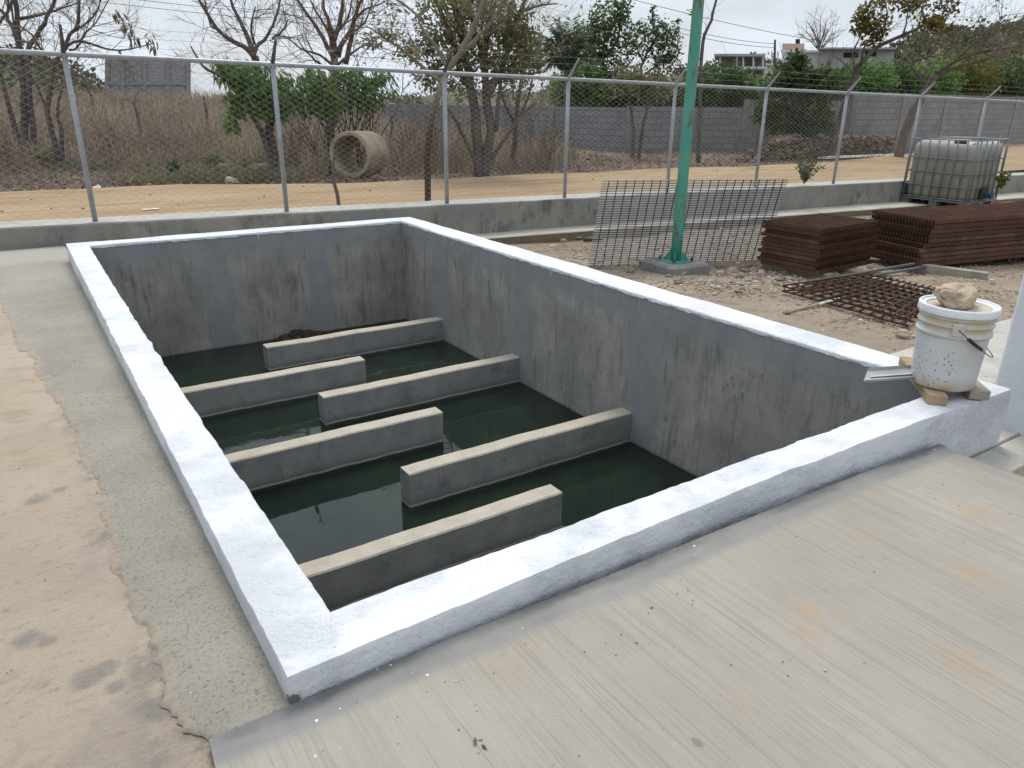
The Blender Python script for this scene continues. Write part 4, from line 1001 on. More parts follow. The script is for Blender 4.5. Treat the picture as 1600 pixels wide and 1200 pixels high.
# --- big olive tree in the middle
B = G(752, 276, ZB); rn = random.Random(106)
w = tree_wood(B, [([(750,286),(745,205),(736,132),(726,82),(716,30),(704,-20)], .12,.06,10), ([(756,284),(766,205),(760,142),(757,92),(764,40),(776,-15)], .11,.05,10), ([(738,140),(722,118),(705,60),(690,20),(676,-15)], .07,.03,9), ([(762,150),(782,112),(800,60),(812,20),(826,-12)], .08,.03,9), ([(764,130),(796,104),(826,92),(846,66)], .05,.015,6), ([(758,92),(742,50),(738,20),(740,-15)], .06,.03,8),
     ([(752,270),(725,215),(712,188),(696,165)], .05,.02,5), ([(760,260),(790,215),(815,180),(838,160)], .05,.02,6), ([(812,20),(845,8),(872,6)], .03,.01,4), ([(726,90),(690,100),(660,95)], .035,.01,7), ([(800,106),(825,115),(845,112)], .03,.01,3), ([(775,205),(780,150),(785,100)], .05,.03,5)], rn, 2, 8, .9, .010, spread=.95)
cr = MB()
for c, r, n in (((690,20),(44,40),650),((740,25),(50,42),1000),((790,30),(44,40),800),((712,80),(48,38),850),((815,75),(34,40),800),((770,85),(46,34),650),((680,120),(38,22),420),((800,120),(44,24),400),((660,70),(30,28),300),((725,130),(32,20),250)):
    blob(cr, B, c, r, n, .105, rn, .10, 0, .1, .5, 4.0)
leaves_at(cr, w[2], 1, .1, .095, rn, .5, None, .45)
mk_tree('olive_tree', B, 'big many-trunked tree with thin olive foliage in the middle beyond the road', 'tree', w, M_bark, cr, M_lf_olive, tmat=M_twig)
rn = random.Random(107); B2 = G(800, 262, ZB)
w = tree_wood(B2, [([(800,268),(806,200),(812,140),(820,80)], .08,.03,5), ([(806,200),(785,150),(775,110)], .04,.02,3), ([(808,190),(826,150),(834,112)], .04,.02,2)], rn, 1, 8, .7, .010, spread=1.0)
cr = MB()
for c, r, n in (((810,60),(28,26),520),((828,95),(24,22),350),((795,40),(20,20),220)): blob(cr, B2, c, r, n, .13, rn, .10)
mk_tree('small_tree', B2, 'small dark green tree growing close behind the right side of the big olive tree', 'tree', w, M_bark, cr, M_lf_dark, tmat=M_twig)
# --- nearer pale tree rising just outside the fence
B = G(670, 319, -.2); rn = random.Random(108)
w = tree_wood(B, [([(670,326),(668,275),(671,205),(681,162),(699,112),(717,86),(736,50),(750,20),(762,-20)], .048,.034,4), ([(718,86),(741,64),(766,36),(790,-8)], .034,.018,5), ([(699,110),(684,76),(660,46),(648,20),(606,-10)], .028,.012,6), ([(690,128),(650,96),(620,72),(575,42)], .03,.008,9)], rn, 2, 5, .55, .006, spread=.8, skip=.45)
cr = MB(); leaves_at(cr, w[2], 2, .09, .075, rn, .5, None, .5)
for c, r, n in (((600,62),(38,16),260),((640,85),(26,16),160)): blob(cr, B, c, r, n, .07, rn, .1)
mk_tree('pale_tree', B, 'nearer tree with a pale forked trunk rising just outside the fence', 'tree', w, M_bark_pale, cr, M_lf_olive, tmat=M_twig)
# --- thin trunks beside the wall
for (pp, r0, lab, cn, lm) in (([(988,250),(990,205),(984,160),(988,120)], .06, 'left one of two slim trees rising before the middle block wall', ((985,125),(34,24),420), M_lf_olive), ([(998,250),(1003,205),(1012,160),(1004,120)], .06, 'right one of two slim trees rising before the middle block wall', ((1020,140),(34,18),420), M_lf_olive),
     ([(1091,256),(1093,190),(1095,130),(1098,65),(1108,40),(1116,12),(1124,-20)], .065, 'slim tree half hidden behind the green post', ((1086,20),(10,8),30), M_lf_green)):
    B = G(pp[0][0], pp[0][1]-3, ZB); rn = random.Random(int(pp[0][0])); w = tree_wood(B, [(pp, r0, r0*.4)], rn, 1, 5, .7, .010, skip=.5); cr = MB(); blob(cr, B, cn[0], cn[1], cn[2], .16, rn, .1)
    mk_tree('slim_tree', B, lab, 'tree', w, M_bark, cr, lm, tmat=M_twig)
# --- green crowns behind the middle wall
def crown_tree(name, base, label, limbs, blobs, mat, size, seed, gap=.08, bark=None, per=3):
    rn = random.Random(seed); w = tree_wood(base, limbs, rn, 1, per, 1.2, .02, skip=.4); cr = MB()
    for c, r, n in blobs: blob(cr, base, c, r, n, size, rn, gap, 0, .2, .6, 3.4)
    return mk_tree(name, base, label, 'tree', w, bark or M_bark, cr, mat)
B = G(950, 207, ZB); crown_tree('dense_tree', B, 'tall dense dark green tree left of the round-crowned tree', [([(950,215),(948,150),(942,100),(945,50)], .14,.06), ([(944,100),(925,70),(915,50)], .07,.03), ([(946,90),(965,60),(970,20)], .07,.03)],
   [((925,65),(30,34),900),((955,45),(32,40),1200),((972,15),(16,24),320),((945,100),(40,30),1000),((905,100),(26,28),500),((930,25),(12,22),140),((985,70),(14,30),250)], M_lf_dark, .20, 201)
B = G(1012, 206, ZB); crown_tree('round_tree', B, 'round-crowned dark tree with sky gaps left of the green post', [([(1010,215),(1008,160),(1000,118),(1012,80),(1030,55)], .11,.04), ([(1003,120),(1035,95),(1052,75)], .06,.02), ([(1006,100),(995,75),(990,60)], .05,.02)],
   [((1030,50),(24,26),480),((1048,72),(20,26),420),((1012,70),(20,24),360),((1035,95),(28,16),380),((1000,45),(12,14),120),((1020,24),(8,14),70),((1056,40),(8,12),60)], M_lf_dark, .19, 202, .16)
# palm
B = G(880, 212, ZB); rn = random.Random(210); PT = empty('palm_tree', B, 'palm tree with feathery fronds behind the middle of the fence', 'tree')
mb = MB(); c = on(886, 112, B); mb.tube([V(B)-V((0,0,.1)), V(B).lerp(c, .5)+V((.1,0,0)), c], [.18,.14,.12], 8); mb.build('trunk', M_bark, PT, smooth=True)
mb = MB(); m = pxm(B)
for i in range(17):
    tx, ty = [(838,50),(846,62),(850,85),(862,40),(872,30),(880,34),(893,30),(905,38),(918,48),(925,70),(930,95),(855,105),(842,100),(868,52),(885,52),(900,60),(845,75)][i]
    dep = rn.uniform(-1.2,1.2); e = on(tx, ty, B, dep); mid = c.lerp(e, .5)+V((0,0,.5)); pts = spline([c, c.lerp(mid,.6)+V((0,0,.15)), mid, e], 5); mb.tube(pts, [.03*(1-.05*j) for j in range(len(pts))], 4)
    for j in range(1, len(pts)):
        d = (pts[j]-pts[j-1]).normalized(); s_ = d.cross(V((0,0,1))); s_ = s_.normalized() if s_.length > .01 else V((1,0,0))
        for q in (0,.25,.5,.75):
            p = pts[j-1].lerp(pts[j], q)
            for sg in (1,-1): mb.leaf(p, (.75 if j < len(pts)-3 else .5)*rn.uniform(.8,1.1), rn, 0, .09, (s_*sg*.9+d*.9+V((0,0,-.45)))*1.6)
mb.build('frond', M_lf_palm, PT)
# hedge bushes behind the walls
HB = [(905,128,44,30,208,M_lf_green,'bright green bush below the palm tree'),(962,135,42,26,207,M_lf_dark,'dark bush at the foot of the tall dense tree'),(1030,140,44,22,206,M_lf_olive,'olive bush at the foot of the round-crowned tree'),(1085,138,36,24,206,M_lf_dark,'dark bush behind the foot of the green post\'s slim tree'),
      (1128,130,46,30,205,M_lf_dark,'large dark bush just right of the green post'),(1180,142,34,20,206,M_lf_green,'green bush between the post and the leaning crown tree'),(1160,124,26,14,204,M_lf_dark,'small dark bush below the unfinished hilltop building'),(1240,130,40,20,203,M_lf_olive,'olive bush below the white hilltop house'),(1300,128,40,20,203,M_lf_dark,'dark bush at the left foot of the brown-leaved tree'),
      (1352,118,40,26,203,M_lf_green,'green bush at the right foot of the brown-leaved tree'),(1402,122,40,24,202,M_lf_dark,'dark bush behind the bare spreading tree'),(1455,122,40,26,202,M_lf_green,'green bush behind the upper limbs of the spreading tree'),(1515,112,36,32,201,M_lf_yel,'yellowish green bush behind the tall right block wall'),(1575,118,40,30,201,M_lf_dark,'dark bush at the right edge behind the tall block wall')]
for i, (cx, cy, rx, ry, by, mt, lab) in enumerate(HB):
    rn = random.Random(300+i); B = G(cx, by, ZB); nl = int(1.15*rx*ry)
    bush('hedge_bush', B, lab, [((cx,cy),(rx,ry),nl),((cx-rx*.5,cy+ry*.6),(rx*.7,ry*.8),nl//2),((cx+rx*.5,cy+ry*.6),(rx*.7,ry*.8),nl//2),((cx,cy+ry*1.3),(rx*.9,ry*.8),nl//2)], mt, .26, rn, 1, -.02, 'bushes behind the block walls', 'bush', None, .6)
# leaning crown tree and the brown-leaved tree
B = G(1258, 247, ZB); crown_tree('leaning_tree', B, 'bushy green tree growing through the dry stone wall', [([(1262,244),(1256,205),(1248,160),(1240,120)], .10,.04), ([(1256,205),(1232,175),(1212,165)], .05,.02), ([(1252,180),(1280,150),(1300,140)], .05,.02)],
   [((1240,125),(38,28),1300),((1212,158),(28,24),850),((1262,155),(38,28),1200),((1290,132),(28,24),700),((1222,188),(26,20),800),((1272,190),(30,22),1000),((1245,95),(16,14),220),((1198,182),(22,20),560)], M_lf_dark, .17, 221, .08)
B = G(1292, 246, ZB); rn = random.Random(222)
w = tree_wood(B, [([(1290,250),(1304,205),(1320,165),(1333,122),(1343,100)], .13,.085,2), ([(1343,101),(1370,74),(1400,60),(1430,46),(1452,36),(1482,22)], .07,.02,5), ([(1336,108),(1333,82),(1342,62),(1350,40)], .035,.012,5), ([(1346,96),(1352,70),(1378,48),(1386,18),(1376,-15)], .035,.012,6), ([(1410,56),(1418,26),(1420,-12)], .03,.010,5), ([(1372,72),(1382,50),(1384,30)], .025,.01,4), ([(1336,118),(1320,100),(1300,85)], .03,.01,3)], rn, 1, 4, .6, .010, spread=.8)
cr = MB()
for c, r, n in (((1354,22),(13,14),260),((1340,48),(10,9),130),((1357,45),(12,13),200),((1378,42),(10,16),220),((1372,55),(10,8),110),((1388,4),(18,11),260),((1420,12),(13,12),190),((1436,4),(10,10),120),((1448,30),(16,11),240),((1464,36),(14,9),170),((1470,6),(9,9),100),((1488,12),(9,11),110),((1342,30),(8,8),80),((1362,68),(12,6),80),((1480,45),(8,5),60)):
    blob(cr, B, c, (r[0]*1.15,r[1]*1.15), int(n*.62), .15, rn, .10, rn.uniform(-.5,.5), .1, .5, 2.5)
mk_tree('brown_leaved_tree', B, 'leaning tree with clumps of brownish green leaves left of the tote', 'tree', w, M_bark, cr, M_lf_brown, tmat=M_bark)
B = G(1406, 247, ZB); rn = random.Random(223)
w = tree_wood(B, [([(1402,254),(1410,220),(1424,182),(1440,150),(1462,116)], .16,.10,2), ([(1462,117),(1492,96),(1530,82),(1585,74)], .07,.02,12), ([(1458,122),(1484,108),(1522,98),(1562,86),(1606,68)], .06,.02,12), ([(1450,135),(1430,112),(1426,100),(1444,90),(1462,88)], .05,.02,7), ([(1490,97),(1520,70),(1545,50),(1572,24)], .04,.008,12), ([(1520,85),(1540,60),(1530,35)], .03,.008,9), ([(1446,92),(1430,75),(1436,55)], .03,.01,8)], rn, 2, 6, 1.0, .011, spread=1.0)
cr = MB(); leaves_at(cr, w[2], 1, .1, .12, rn, .5, None, .3)
mk_tree('spreading_tree', B, 'nearly bare tree with wide flat spreading limbs behind the tote', 'tree', w, M_bark, cr, M_lf_olive, tmat=M_twig)

# ------------------------------------------------------------------ block walls, shed, stone wall
def wallrun(name, a, b, h, z0, label, step=None, th=.16, col=((.20,.20,.203),(.24,.24,.238),(.125,.125,.122)), posts=3.0, group='grey block walls'):
    a, b = V((a[0],a[1],0)), V((b[0],b[1],0)); d = (b-a).normalized(); nrm = V((d.y,-d.x,0))
    if nrm.dot(V((CAM.x,CAM.y,0))-a) < 0: nrm = -nrm
    T = empty(name, (a+b)/2+V((0,0,z0)), label, 'wall', group); mt = brickmat(name, d, *col); L = (b-a).length
    M = Matrix(((d.x,-nrm.x,0,a.x),(d.y,-nrm.y,0,a.y),(0,0,1,z0),(0,0,0,1))); mb = MB(); mb.box((0,0,-.3),(L,th,h), M); mb.build('blockwork', mt, T)
    n = int(L/posts)
    for i in range(n+1):
        x = L*i/max(n,1); mb = MB(); mb.box((x-.09,-.035,-.3),(x+.09,-.003,h+.012), M); mb.build('wall_post', M_block, T)
    return T
p1, p2, p3 = G(600,212,ZB), G(980,236,ZB), G(1156,237,ZB)
wallrun('block_wall', p1, p2, 1.38, ZB, 'long low grey block wall seen between the tree trunks')
wallrun('block_wall', p2, p3, 1.42, ZB, 'low grey block wall directly behind the green post')
p4 = G(1158,237,ZB); p5 = G(1322,240,ZB); wallrun('block_wall', p4, p5, 1.68, ZB, 'grey block wall half hidden behind the leaning green tree')
p6 = G(1322,240,ZB); p7 = G(1660,222,ZB); wallrun('block_wall', p6, p7, 1.95, ZB, 'tall grey block wall rising behind the tote')
# dry stone wall
rn = random.Random(31); a, b = G(1172,253,ZB), G(1394,240,ZB); d = (b-a); L = d.length; d = d.normalized(); nr = V((-d.y,d.x,0)); mb = MB()
x = 0
while x < L:
    hh = .62*sm(-.2, 1.2, x)*(1+.12*N3(x*.5, 3))*(1-.12*sm(L*.5,L,x)); z = 0
    while z < hh:
        r = rn.uniform(.05,.10); mb.rock(a+d*(x+rn.uniform(-.06,.06))+nr*rn.uniform(-.06,.06)+V((0,0,z)), r, rn, (1.4,1.1,.75), 6, 4, .3); z += r*1.15
    for q in range(2): mb.rock(a+d*(x+rn.uniform(-.06,.06))+nr*rn.uniform(.15,.4)+V((0,0,hh*rn.uniform(.2,.98))), .10, rn, (1.4,1.1,.75), 6, 4, .3)
    x += .11
tag(mb.build('dry_stone_wall', M_rock, at=(a+b)/2), 'low dry stone wall of brown rubble beyond the road on the right', 'wall')
mb = MB()
for i in range(30):
    q = i/29; p = G(1285+120*q, 249-5*q+.8*N3(i*.6,1), ZB); mb.rock(p+V((0,0,.03)), .12, rn, (2.0,1.2,.45), 7, 4, .3)
tag(mb.build('rubble_edging', M_step, at=G(1345,247,ZB)), 'pale rubble edging along the road below the dry stone wall', 'edging')
# shed on the left
def fbox(mb, x0, y0, x1, y1, base, d0, d1):
    f = [on(x0,y1,base,d0), on(x1,y1,base,d0), on(x1,y0,base,d0), on(x0,y0,base,d0)]
    vd = V((base[0]-CAM.x, base[1]-CAM.y, 0)).normalized(); k = [p+vd*(d1-d0) for p in f]
    return mb.add(f+k, [(0,1,2,3),(7,6,5,4),(0,4,5,1),(1,5,6,2),(2,6,7,3),(3,7,4,0)])
B = G(232, 193, ZB); vd = V((B.x-CAM.x, B.y-CAM.y, 0)).normalized(); rt = V((vd.y,-vd.x,0))
SH = empty('block_shed', B, 'grey windowless block shed standing in the dry field on the left', 'shed')
mb = MB(); fbox(mb, 164, 91, 298, 196, B, 0, 5); mb.build('wall', brickmat('shed_block', rt, (.26,.26,.265), (.30,.30,.30), (.20,.20,.198)), SH)
for x in (167, 192, 226, 262, 294): mb = MB(); fbox(mb, x-3.2, 90, x+3.2, 196, B, -.14, -.005); mb.build('pilaster', simple('shed_render', (.20,.20,.202), (.25,.25,.25), 2, .9) if x == 167 else bpy.data.materials['shed_render'], SH)
mb = MB(); fbox(mb, 163, 126, 298, 133, B, -.10, -.02); mb.build('ring_beam', bpy.data.materials['shed_render'], SH)

# ------------------------------------------------------------------ hills
def hill(name, sky, r0, r1, zb=ZB, rows=12):
    mb = MB(); n = len(sky)-1; per = 6; cols = []
    for i in range(n):
        for j in range(per): t = j/per; cols.append((sky[i][0]+(sky[i+1][0]-sky[i][0])*t, sky[i][1]+(sky[i+1][1]-sky[i][1])*t))
    cols.append(sky[-1]); pts = []
    for px, py in cols:
        d = ray(px, py); hd = math.hypot(d.x, d.y); top = CAM.z + d.z/hd*r1
        for q in range(rows+5):
            t = q/rows; r = r0+(r1-r0)*t; p = CAM + V((d.x/hd, d.y/hd, 0))*r
            s_ = sm(0, 1, t) if t <= 1 else 1-.35*(t-1)
            z = zb-.5 + (top-zb+.5)*s_ + (r1*.006)*N3(p.x*.06, p.y*.06)*min(t,1); mb.v.append((p.x, p.y, z)); pts.append(V((p.x,p.y,z)))
    m_ = rows+5
    for i in range(len(cols)-1):
        for q in range(m_-1): a = i*m_+q; mb.f.append((a, a+m_, a+m_+1, a+1)); mb.m.append(0)
    return mb, pts
M_hill = simple('hill_scrub', (.085,.09,.05), (.15,.135,.085), .25, .95, .3, 1)
M_lf_hill = leafmat('hill_leaves', [(.07,.085,.04), (.095,.11,.052), (.12,.13,.065), (.15,.145,.085)], .45)
M_lf_hillb = leafmat('hill_dry_leaves', [(.15,.13,.10), (.19,.165,.125), (.12,.12,.075)], .45)
def cover(name, pts, n, size, mat, seed, kind_rows=None):
    rn = random.Random(seed); mb = MB()
    for i in range(n):
        p = rn.choice(pts); c = p+V((rn.uniform(-2.5,2.5), rn.uniform(-2.5,2.5), rn.uniform(-.1,.2))); R = rn.uniform(.6,1.6)*size*2.2
        for q in range(26):
            d = V((rn.gauss(0,1),rn.gauss(0,1),abs(rn.gauss(0,.8)))).normalized(); mb.leaf(c+d*R*rn.random()**.4, size*rn.uniform(.6,1.2), rn, .2, .7)
    tag(mb.build(name, mat), kind='stuff')
mb, pr = hill('right_hill', [(1020,128),(1120,106),(1200,104),(1290,102),(1380,102),(1410,84),(1440,66),(1472,54),(1500,58),(1535,66),(1572,50),(1605,48),(1660,40),(1760,36),(1900,60)], 62, 120)
tag(mb.build('hill', M_hill, smooth=True), kind='structure')
cover('hillside_scrub', [p for p in pr], 900, .55, M_lf_hill, 41); cover('dry_hillside_scrub', [p for p in pr], 260, .5, M_lf_hillb, 42)
mb, pl = hill('left_hill', [(-300,60),(-120,66),(0,84),(50,96),(90,112),(125,132),(150,150),(170,160)], 60, 105)
tag(mb.build('hill', M_hill, smooth=True), kind='structure')
cover('left_hillside_scrub', pl, 420, .5, M_lf_hill, 43)
mb, pf = hill('far_scrub_line', [(150,162),(300,164),(420,160),(560,158),(700,150),(850,146),(1030,140)], 66, 150)
tag(mb.build('field', M_hill, smooth=True), kind='structure')
cover('distant_scrub', [p for p in pf if p.z > ZB-.1], 420, .42, M_lf_hill, 44)

# ------------------------------------------------------------------ hilltop buildings
M_bw = simple('white_house_wall', (.55,.55,.54), (.68,.68,.67), .6, .9); M_bg = simple('grey_house_wall', (.30,.30,.29), (.40,.395,.385), .6, .9); M_pink = simple('pink_wall', (.45,.30,.25), (.52,.37,.31), .6, .9); M_dark = simple('dark_opening', (.015,.016,.018), (.03,.03,.032), 1, .9)
def hb(name, B, lab, parts):
    T = empty(name, B, lab, 'building', 'buildings on the hilltop')
    for pn_, mt, bx in parts:
        mb = MB()
        for q in bx: fbox(mb, q[0], q[1], q[2], q[3], B, q[4], q[5])
        mb.build(pn_, mt, T)
    return T
def at_r(px, py, r):
    d = ray(px, py); h = math.hypot(d.x, d.y); return CAM + d*(r/h)
B = at_r(1155, 112, 92)
hb('unfinished_building', B, 'unfinished grey concrete frame building on the hilltop', [('back_wall', M_bg, [(1122,86,1194,116,4,7)]), ('roof_slab', M_bg, [(1116,84,1196,88,-1,7)]), ('floor_slab', M_bw, [(1150,104,1196,108,-1.5,4)])] + [('column', M_bw, [(x,88,x+2.6,116,-.6,0)]) for x in (1124,1150,1160,1176,1191)])
B = at_r(1250, 112, 90)
T = hb('white_house', B, 'white flat roofed house with a pink roof room on the hilltop', [('wall', M_bw, [(1224,80,1290,116,0,7)]), ('roof_room', M_pink, [(1222,68,1257,79.5,1,5)]), ('roof_slab', M_bw, [(1220,78.5,1292,81.5,-.5,-.05)]), ('balcony', M_bw, [(1196,99,1246,102,-1.5,-.1),(1196,102,1199,116,-1.4,-1.1),(1243,102,1246,116,-1.4,-1.1)]), ('railing', M_bg, [(x,95,x+.5,99,-1.4,-1.3) for x in range(1198,1246,4)]+[(1196,94.5,1246,95.4,-1.4,-1.3)])] + [('column', M_bw, [(x,80,x+2.2,100,-1.2,-.8)]) for x in (1205,1214,1222)] + [('water_tank', M_dark, [(1243,61,1250,68,2,3)])])
B = at_r(1345, 108, 88)
hb('grey_house', B, 'long grey flat roofed house with two dark windows on the hilltop', [('wall', M_bg, [(1282,76,1397,108,0,6)]), ('roof_slab', M_bg, [(1279,74,1399,77,-.6,6.3)]), ('window', M_dark, [(1318,82,1341,90,-.12,-.02)]), ('window', M_dark, [(1352,80,1369,88,-.12,-.02)])])
# bare tree on the hilltop
B = at_r(1281, 100, 95); rn = random.Random(51); fan = [([(1281,104),(1281,80),(1280,62)], .16,.10,4)]
for tx, ty in ((1246,52),(1252,42),(1262,34),(1272,30),(1282,29),(1292,31),(1300,38),(1308,48),(1310,56),(1268,40),(1290,45)): fan.append(([(1281,80-(0 if tx<1265 or tx > 1298 else 8)),((1281+tx)/2,(64+ty)/2+4),(tx,ty)], .07,.02,9))
w = tree_wood(B, fan, rn, 1, 8, 1.3, .022, spread=.8, dscale=2.5); mk_tree('bare_tree', B, 'bare fan shaped tree on the hilltop behind the houses', 'tree', w, M_bark, tmat=M_twig)
# utility pole and cables
B = at_r(1211, 112, 86); mb = MB(); mb.tube([B-V((0,0,.5)), on(1211, 62, B)], [.13,.10], 8); UP = tag(mb.build('utility_pole', M_bark, at=B), 'thin utility pole in front of the hilltop houses', 'pole')
def cable(a, b, ra, rb, sag, lab):
    P, Q = at_r(*a, ra), at_r(*b, rb); mb = MB(); pts = [P.lerp(Q, i/24)-V((0,0,sag*4*(i/24)*(1-i/24))) for i in range(25)]; mb.tube(pts, [.014*(ra+(rb-ra)*i/24)/45 for i in range(25)], 4); tag(mb.build('power_cable', M_black, at=P), lab, 'cable', 'overhead cables')
cable((880,-30), (1300,66), 40, 92, .3, 'highest overhead cable on the right crossing from the palm to the hilltop')
cable((1000,28), (1211,68), 40, 86, .25, 'upper of the two close cables running right to the utility pole'); cable((1000,36), (1211,74), 40, 86, .25, 'lower of the two close cables running right to the utility pole')
cable((120,-12), (700,40), 34, 40, .15, 'highest overhead cable on the left above the bare trees'); cable((100,-4), (700,50), 34, 40, .15, 'second overhead cable on the left above the bare trees'); cable((300,2), (700,48), 34, 40, .1, 'short third cable on the left ending behind the olive tree')

# ------------------------------------------------------------------ concrete pipe, stones, stakes, litter
B = G(562, 275, ZB); ax = V((-.74,-.67,.03)).normalized(); X_ = ax; Y_ = V((-ax.y,ax.x,0)).normalized(); Z_ = X_.cross(Y_)
m = pxm(B); RO = 35*m; LN = .95; c = on(562, 238, B, .1) ; c.z = ZB+RO-.03
Mp = Matrix(((Y_.x,Z_.x,X_.x,c.x),(Y_.y,Z_.y,X_.y,c.y),(Y_.z,Z_.z,X_.z,c.z),(0,0,0,1)))
mb = MB(); RI = RO*.80; mb.lathe([(RI,-LN/2),(RO-.01,-LN/2),(RO,-LN/2+.02),(RO,LN/2-.02),(RO-.015,LN/2),(RI+.01,LN/2),(RI,LN/2-.02),(RI,-LN/2)], (0,0,0), 40, Mp)
mb.v = [tuple(V(p)+V((N3(p[0]*4,p[1]*4,p[2]*4),N3(p[1]*4,p[2]*4),N3(p[2]*4,p[0]*4)))*.012) for p in mb.v]
M_pipe = simple('aged_pipe_concrete', (.24,.19,.135), (.40,.33,.245), 3, .95, .012, 20); tag(mb.build('concrete_pipe', M_pipe, at=(c.x,c.y,ZB)), 'short wide concrete pipe lying at the far edge of the dirt road', 'pipe')
rn = random.Random(61)
for (px, py, r, sq, mt, lab) in ((352,272,.19,(1.3,.8,.9),M_rock,'tan boulder leaning at the far road edge left of the green shrub'),(372,276,.17,(1.2,.8,.8),M_rock,'brown boulder touching the tan boulder at the far road edge'),(405,271,.20,(1.5,.9,.65),M_rock,'grey flat topped boulder at the foot of the drooping leafy tree'),(362,287,.10,(1.4,1,.8),M_stone,'small tan stone in front of the two boulders'),(590,282,.09,(1.4,1,.7),M_rock,'reddish stone on the road edge below the concrete pipe')):
    p = G(px, py, ZB); mb = MB(); mb.rock(p+V((0,0,r*.4)), r, rn, sq, 10, 7, .35); tag(mb.build('boulder', mt, at=p), lab, 'rock', 'boulders along the far road edge')
for (a, b, r, lab) in (((225,243),(208,155),.045,'leftmost dark stake, leaning, in front of the block shed'),((328,232),(318,150),.05,'upright dark stake right of the block shed'),((388,222),(374,170),.03,'thin stake under the drooping green leaves'),((608,242),(612,180),.04,'dark stake just right of the concrete pipe'),((697,250),(694,180),.035,'thin stake behind the pale tree trunk'),((1181,252),(1184,192),.05,'grey stake at the left end of the dry stone wall')):
    B = G(*a, ZB); t = on(*b, B); mb = MB(); mid = V(B).lerp(t, .5)+V((.02,0,0)); mb.tube([V(B)-V((0,0,.1)), V(B).lerp(mid,.5)+V((-.015,.02,0)), mid, mid.lerp(t,.5)+V((.02,0,0)), t], [r*1.1,r,r*.95,r*.9,r*.7], 7); tag(mb.build('wooden_stake', M_bark, at=B, smooth=True), lab, 'stake', 'old fence stakes beyond the road')
B = G(530, 327, -.2); mb = MB(); mb.tube([V(B)-V((0,0,.1))]+[on(x, y, B) for x, y in ((530,326),(527,303),(522,286),(520,262),(523,235))], [.028,.027,.026,.024,.022,.016], 7); tag(mb.build('bent_stake', M_bark, at=B, smooth=True), 'thin bent stick standing just outside the fence before the pipe', 'stake')
p = G(152, 298, ZB); mb = MB()
for i in range(9): mb.leaf(p+V((rn.gauss(0,.05),rn.gauss(0,.05),.02+rn.random()*.08)), .12, rn, .2, .8)
tag(mb.build('plastic_litter', M_lid, at=p), 'crumpled white plastic scrap at the road edge by the left post', 'litter')
p = G(236, 328, -.245); mb = MB(); mb.rbox((-.11,-.035,.0),(.11,.035,.006), .002, rotz(p+V((0,0,.01)), .1)); tag(mb.build('paper_scrap', M_lid, at=p), 'flat white scrap lying on the dirt road', 'litter')
# plant by the fence, yellow weed behind the tote
def weed(name, base, lab, h, w_, n, mat, seed, size):
    rn = random.Random(seed); T = empty(name, base, lab, 'plant'); st = MB(); lf = MB()
    for i in range(n):
        tip = V(base)+V((rn.gauss(0,w_),rn.gauss(0,w_),h*rn.uniform(.6,1.05))); pts = [V(base), V(base).lerp(tip,.5)+V((rn.gauss(0,.02),0,.03)), tip]; st.tube(pts, [.006,.005,.002], 4)
        for q in range(12):
            p = pts[1].lerp(tip, (q-3)/9) if q > 3 else pts[0].lerp(pts[1], .4+q*.15); lf.leaf(p, size*rn.uniform(.6,1.2), rn, .2, .5)
    st.build('stem', M_twig, T); lf.build('foliage', mat, T)
q = G(1256, 287, -.02); weed('fence_weed', q, 'leafy green weed growing outside the fence above the kerb', .46, .15, 26, M_lf_weed, 71, .060)
q = G(1563, 296, -.12); weed('yellow_weed', q, 'yellow green weed behind the right side of the tote', .30, .05, 9, M_lf_yel, 72, .085)
# bare shrubs and green clumps near the road edge
def dryshrub(px, py, h, n, lab, seed, mat=None, up=.5):
    B = G(px, py, ZB); rn = random.Random(seed); mb = MB(); tips = []
    for i in range(n):
        d = V((rn.gauss(0,.5),rn.gauss(0,.5),1)); twig(mb, V(B)+V((rn.gauss(0,.1),rn.gauss(0,.1),-.03)), d, h*rn.uniform(.5,.85), .011, 2, rn, tips, up, .8)
    tag(mb.build('dry_shrub', mat or M_bark_grey, at=B), lab, 'shrub', 'leafless shrubs beyond the road')
dryshrub(268,252,1.1,13,'leafless pale shrub between the two dark stakes on the left',81); dryshrub(180,250,1.1,12,'leafless shrub left of the leaning dark stake',82,M_twig); dryshrub(470,262,1.5,22,'tangled leafless shrub left of the concrete pipe',83,M_twig); dryshrub(640,262,1.5,18,'leafless shrub right of the concrete pipe',84,M_twig); dryshrub(855,262,1.3,12,'leafless shrub at the right foot of the big olive tree',85,M_twig)
dryshrub(820,255,1.9,18,'tall leafless thicket behind the olive tree trunks',86,M_twig); dryshrub(690,262,1.6,15,'leafless thicket between the pale tree and the olive tree',87,M_twig); dryshrub(20,268,1.0,14,'leafless shrub at the foot of the three trunked bare tree',88,M_twig); dryshrub(1205,250,.8,10,'leafless shrub in front of the dry stone wall',89,M_twig)
for (px, py, h, n, mt, lab, sd) in ((272,275,.30,14,M_lf_weed,'small green weed clump in front of the pale leafless shrub',91),(335,262,.35,14,M_lf_olive,'dull green clump at the foot of the upright dark stake',92),(75,262,.35,16,M_lf_olive,'dull green clump between the two bare trees on the left',93),(865,245,.75,24,M_lf_dark,'dark bluish green bush at the right of the olive tree',94),(1192,246,.40,14,M_lf_weed,'green weed clump at the left end of the dry stone wall',95),(1325,243,.5,14,M_lf_green,'green weed clump on the dry stone wall',96)):
    weed('weed_clump', G(px, py, ZB), lab, h, h*.45, n, mt, sd, .12)
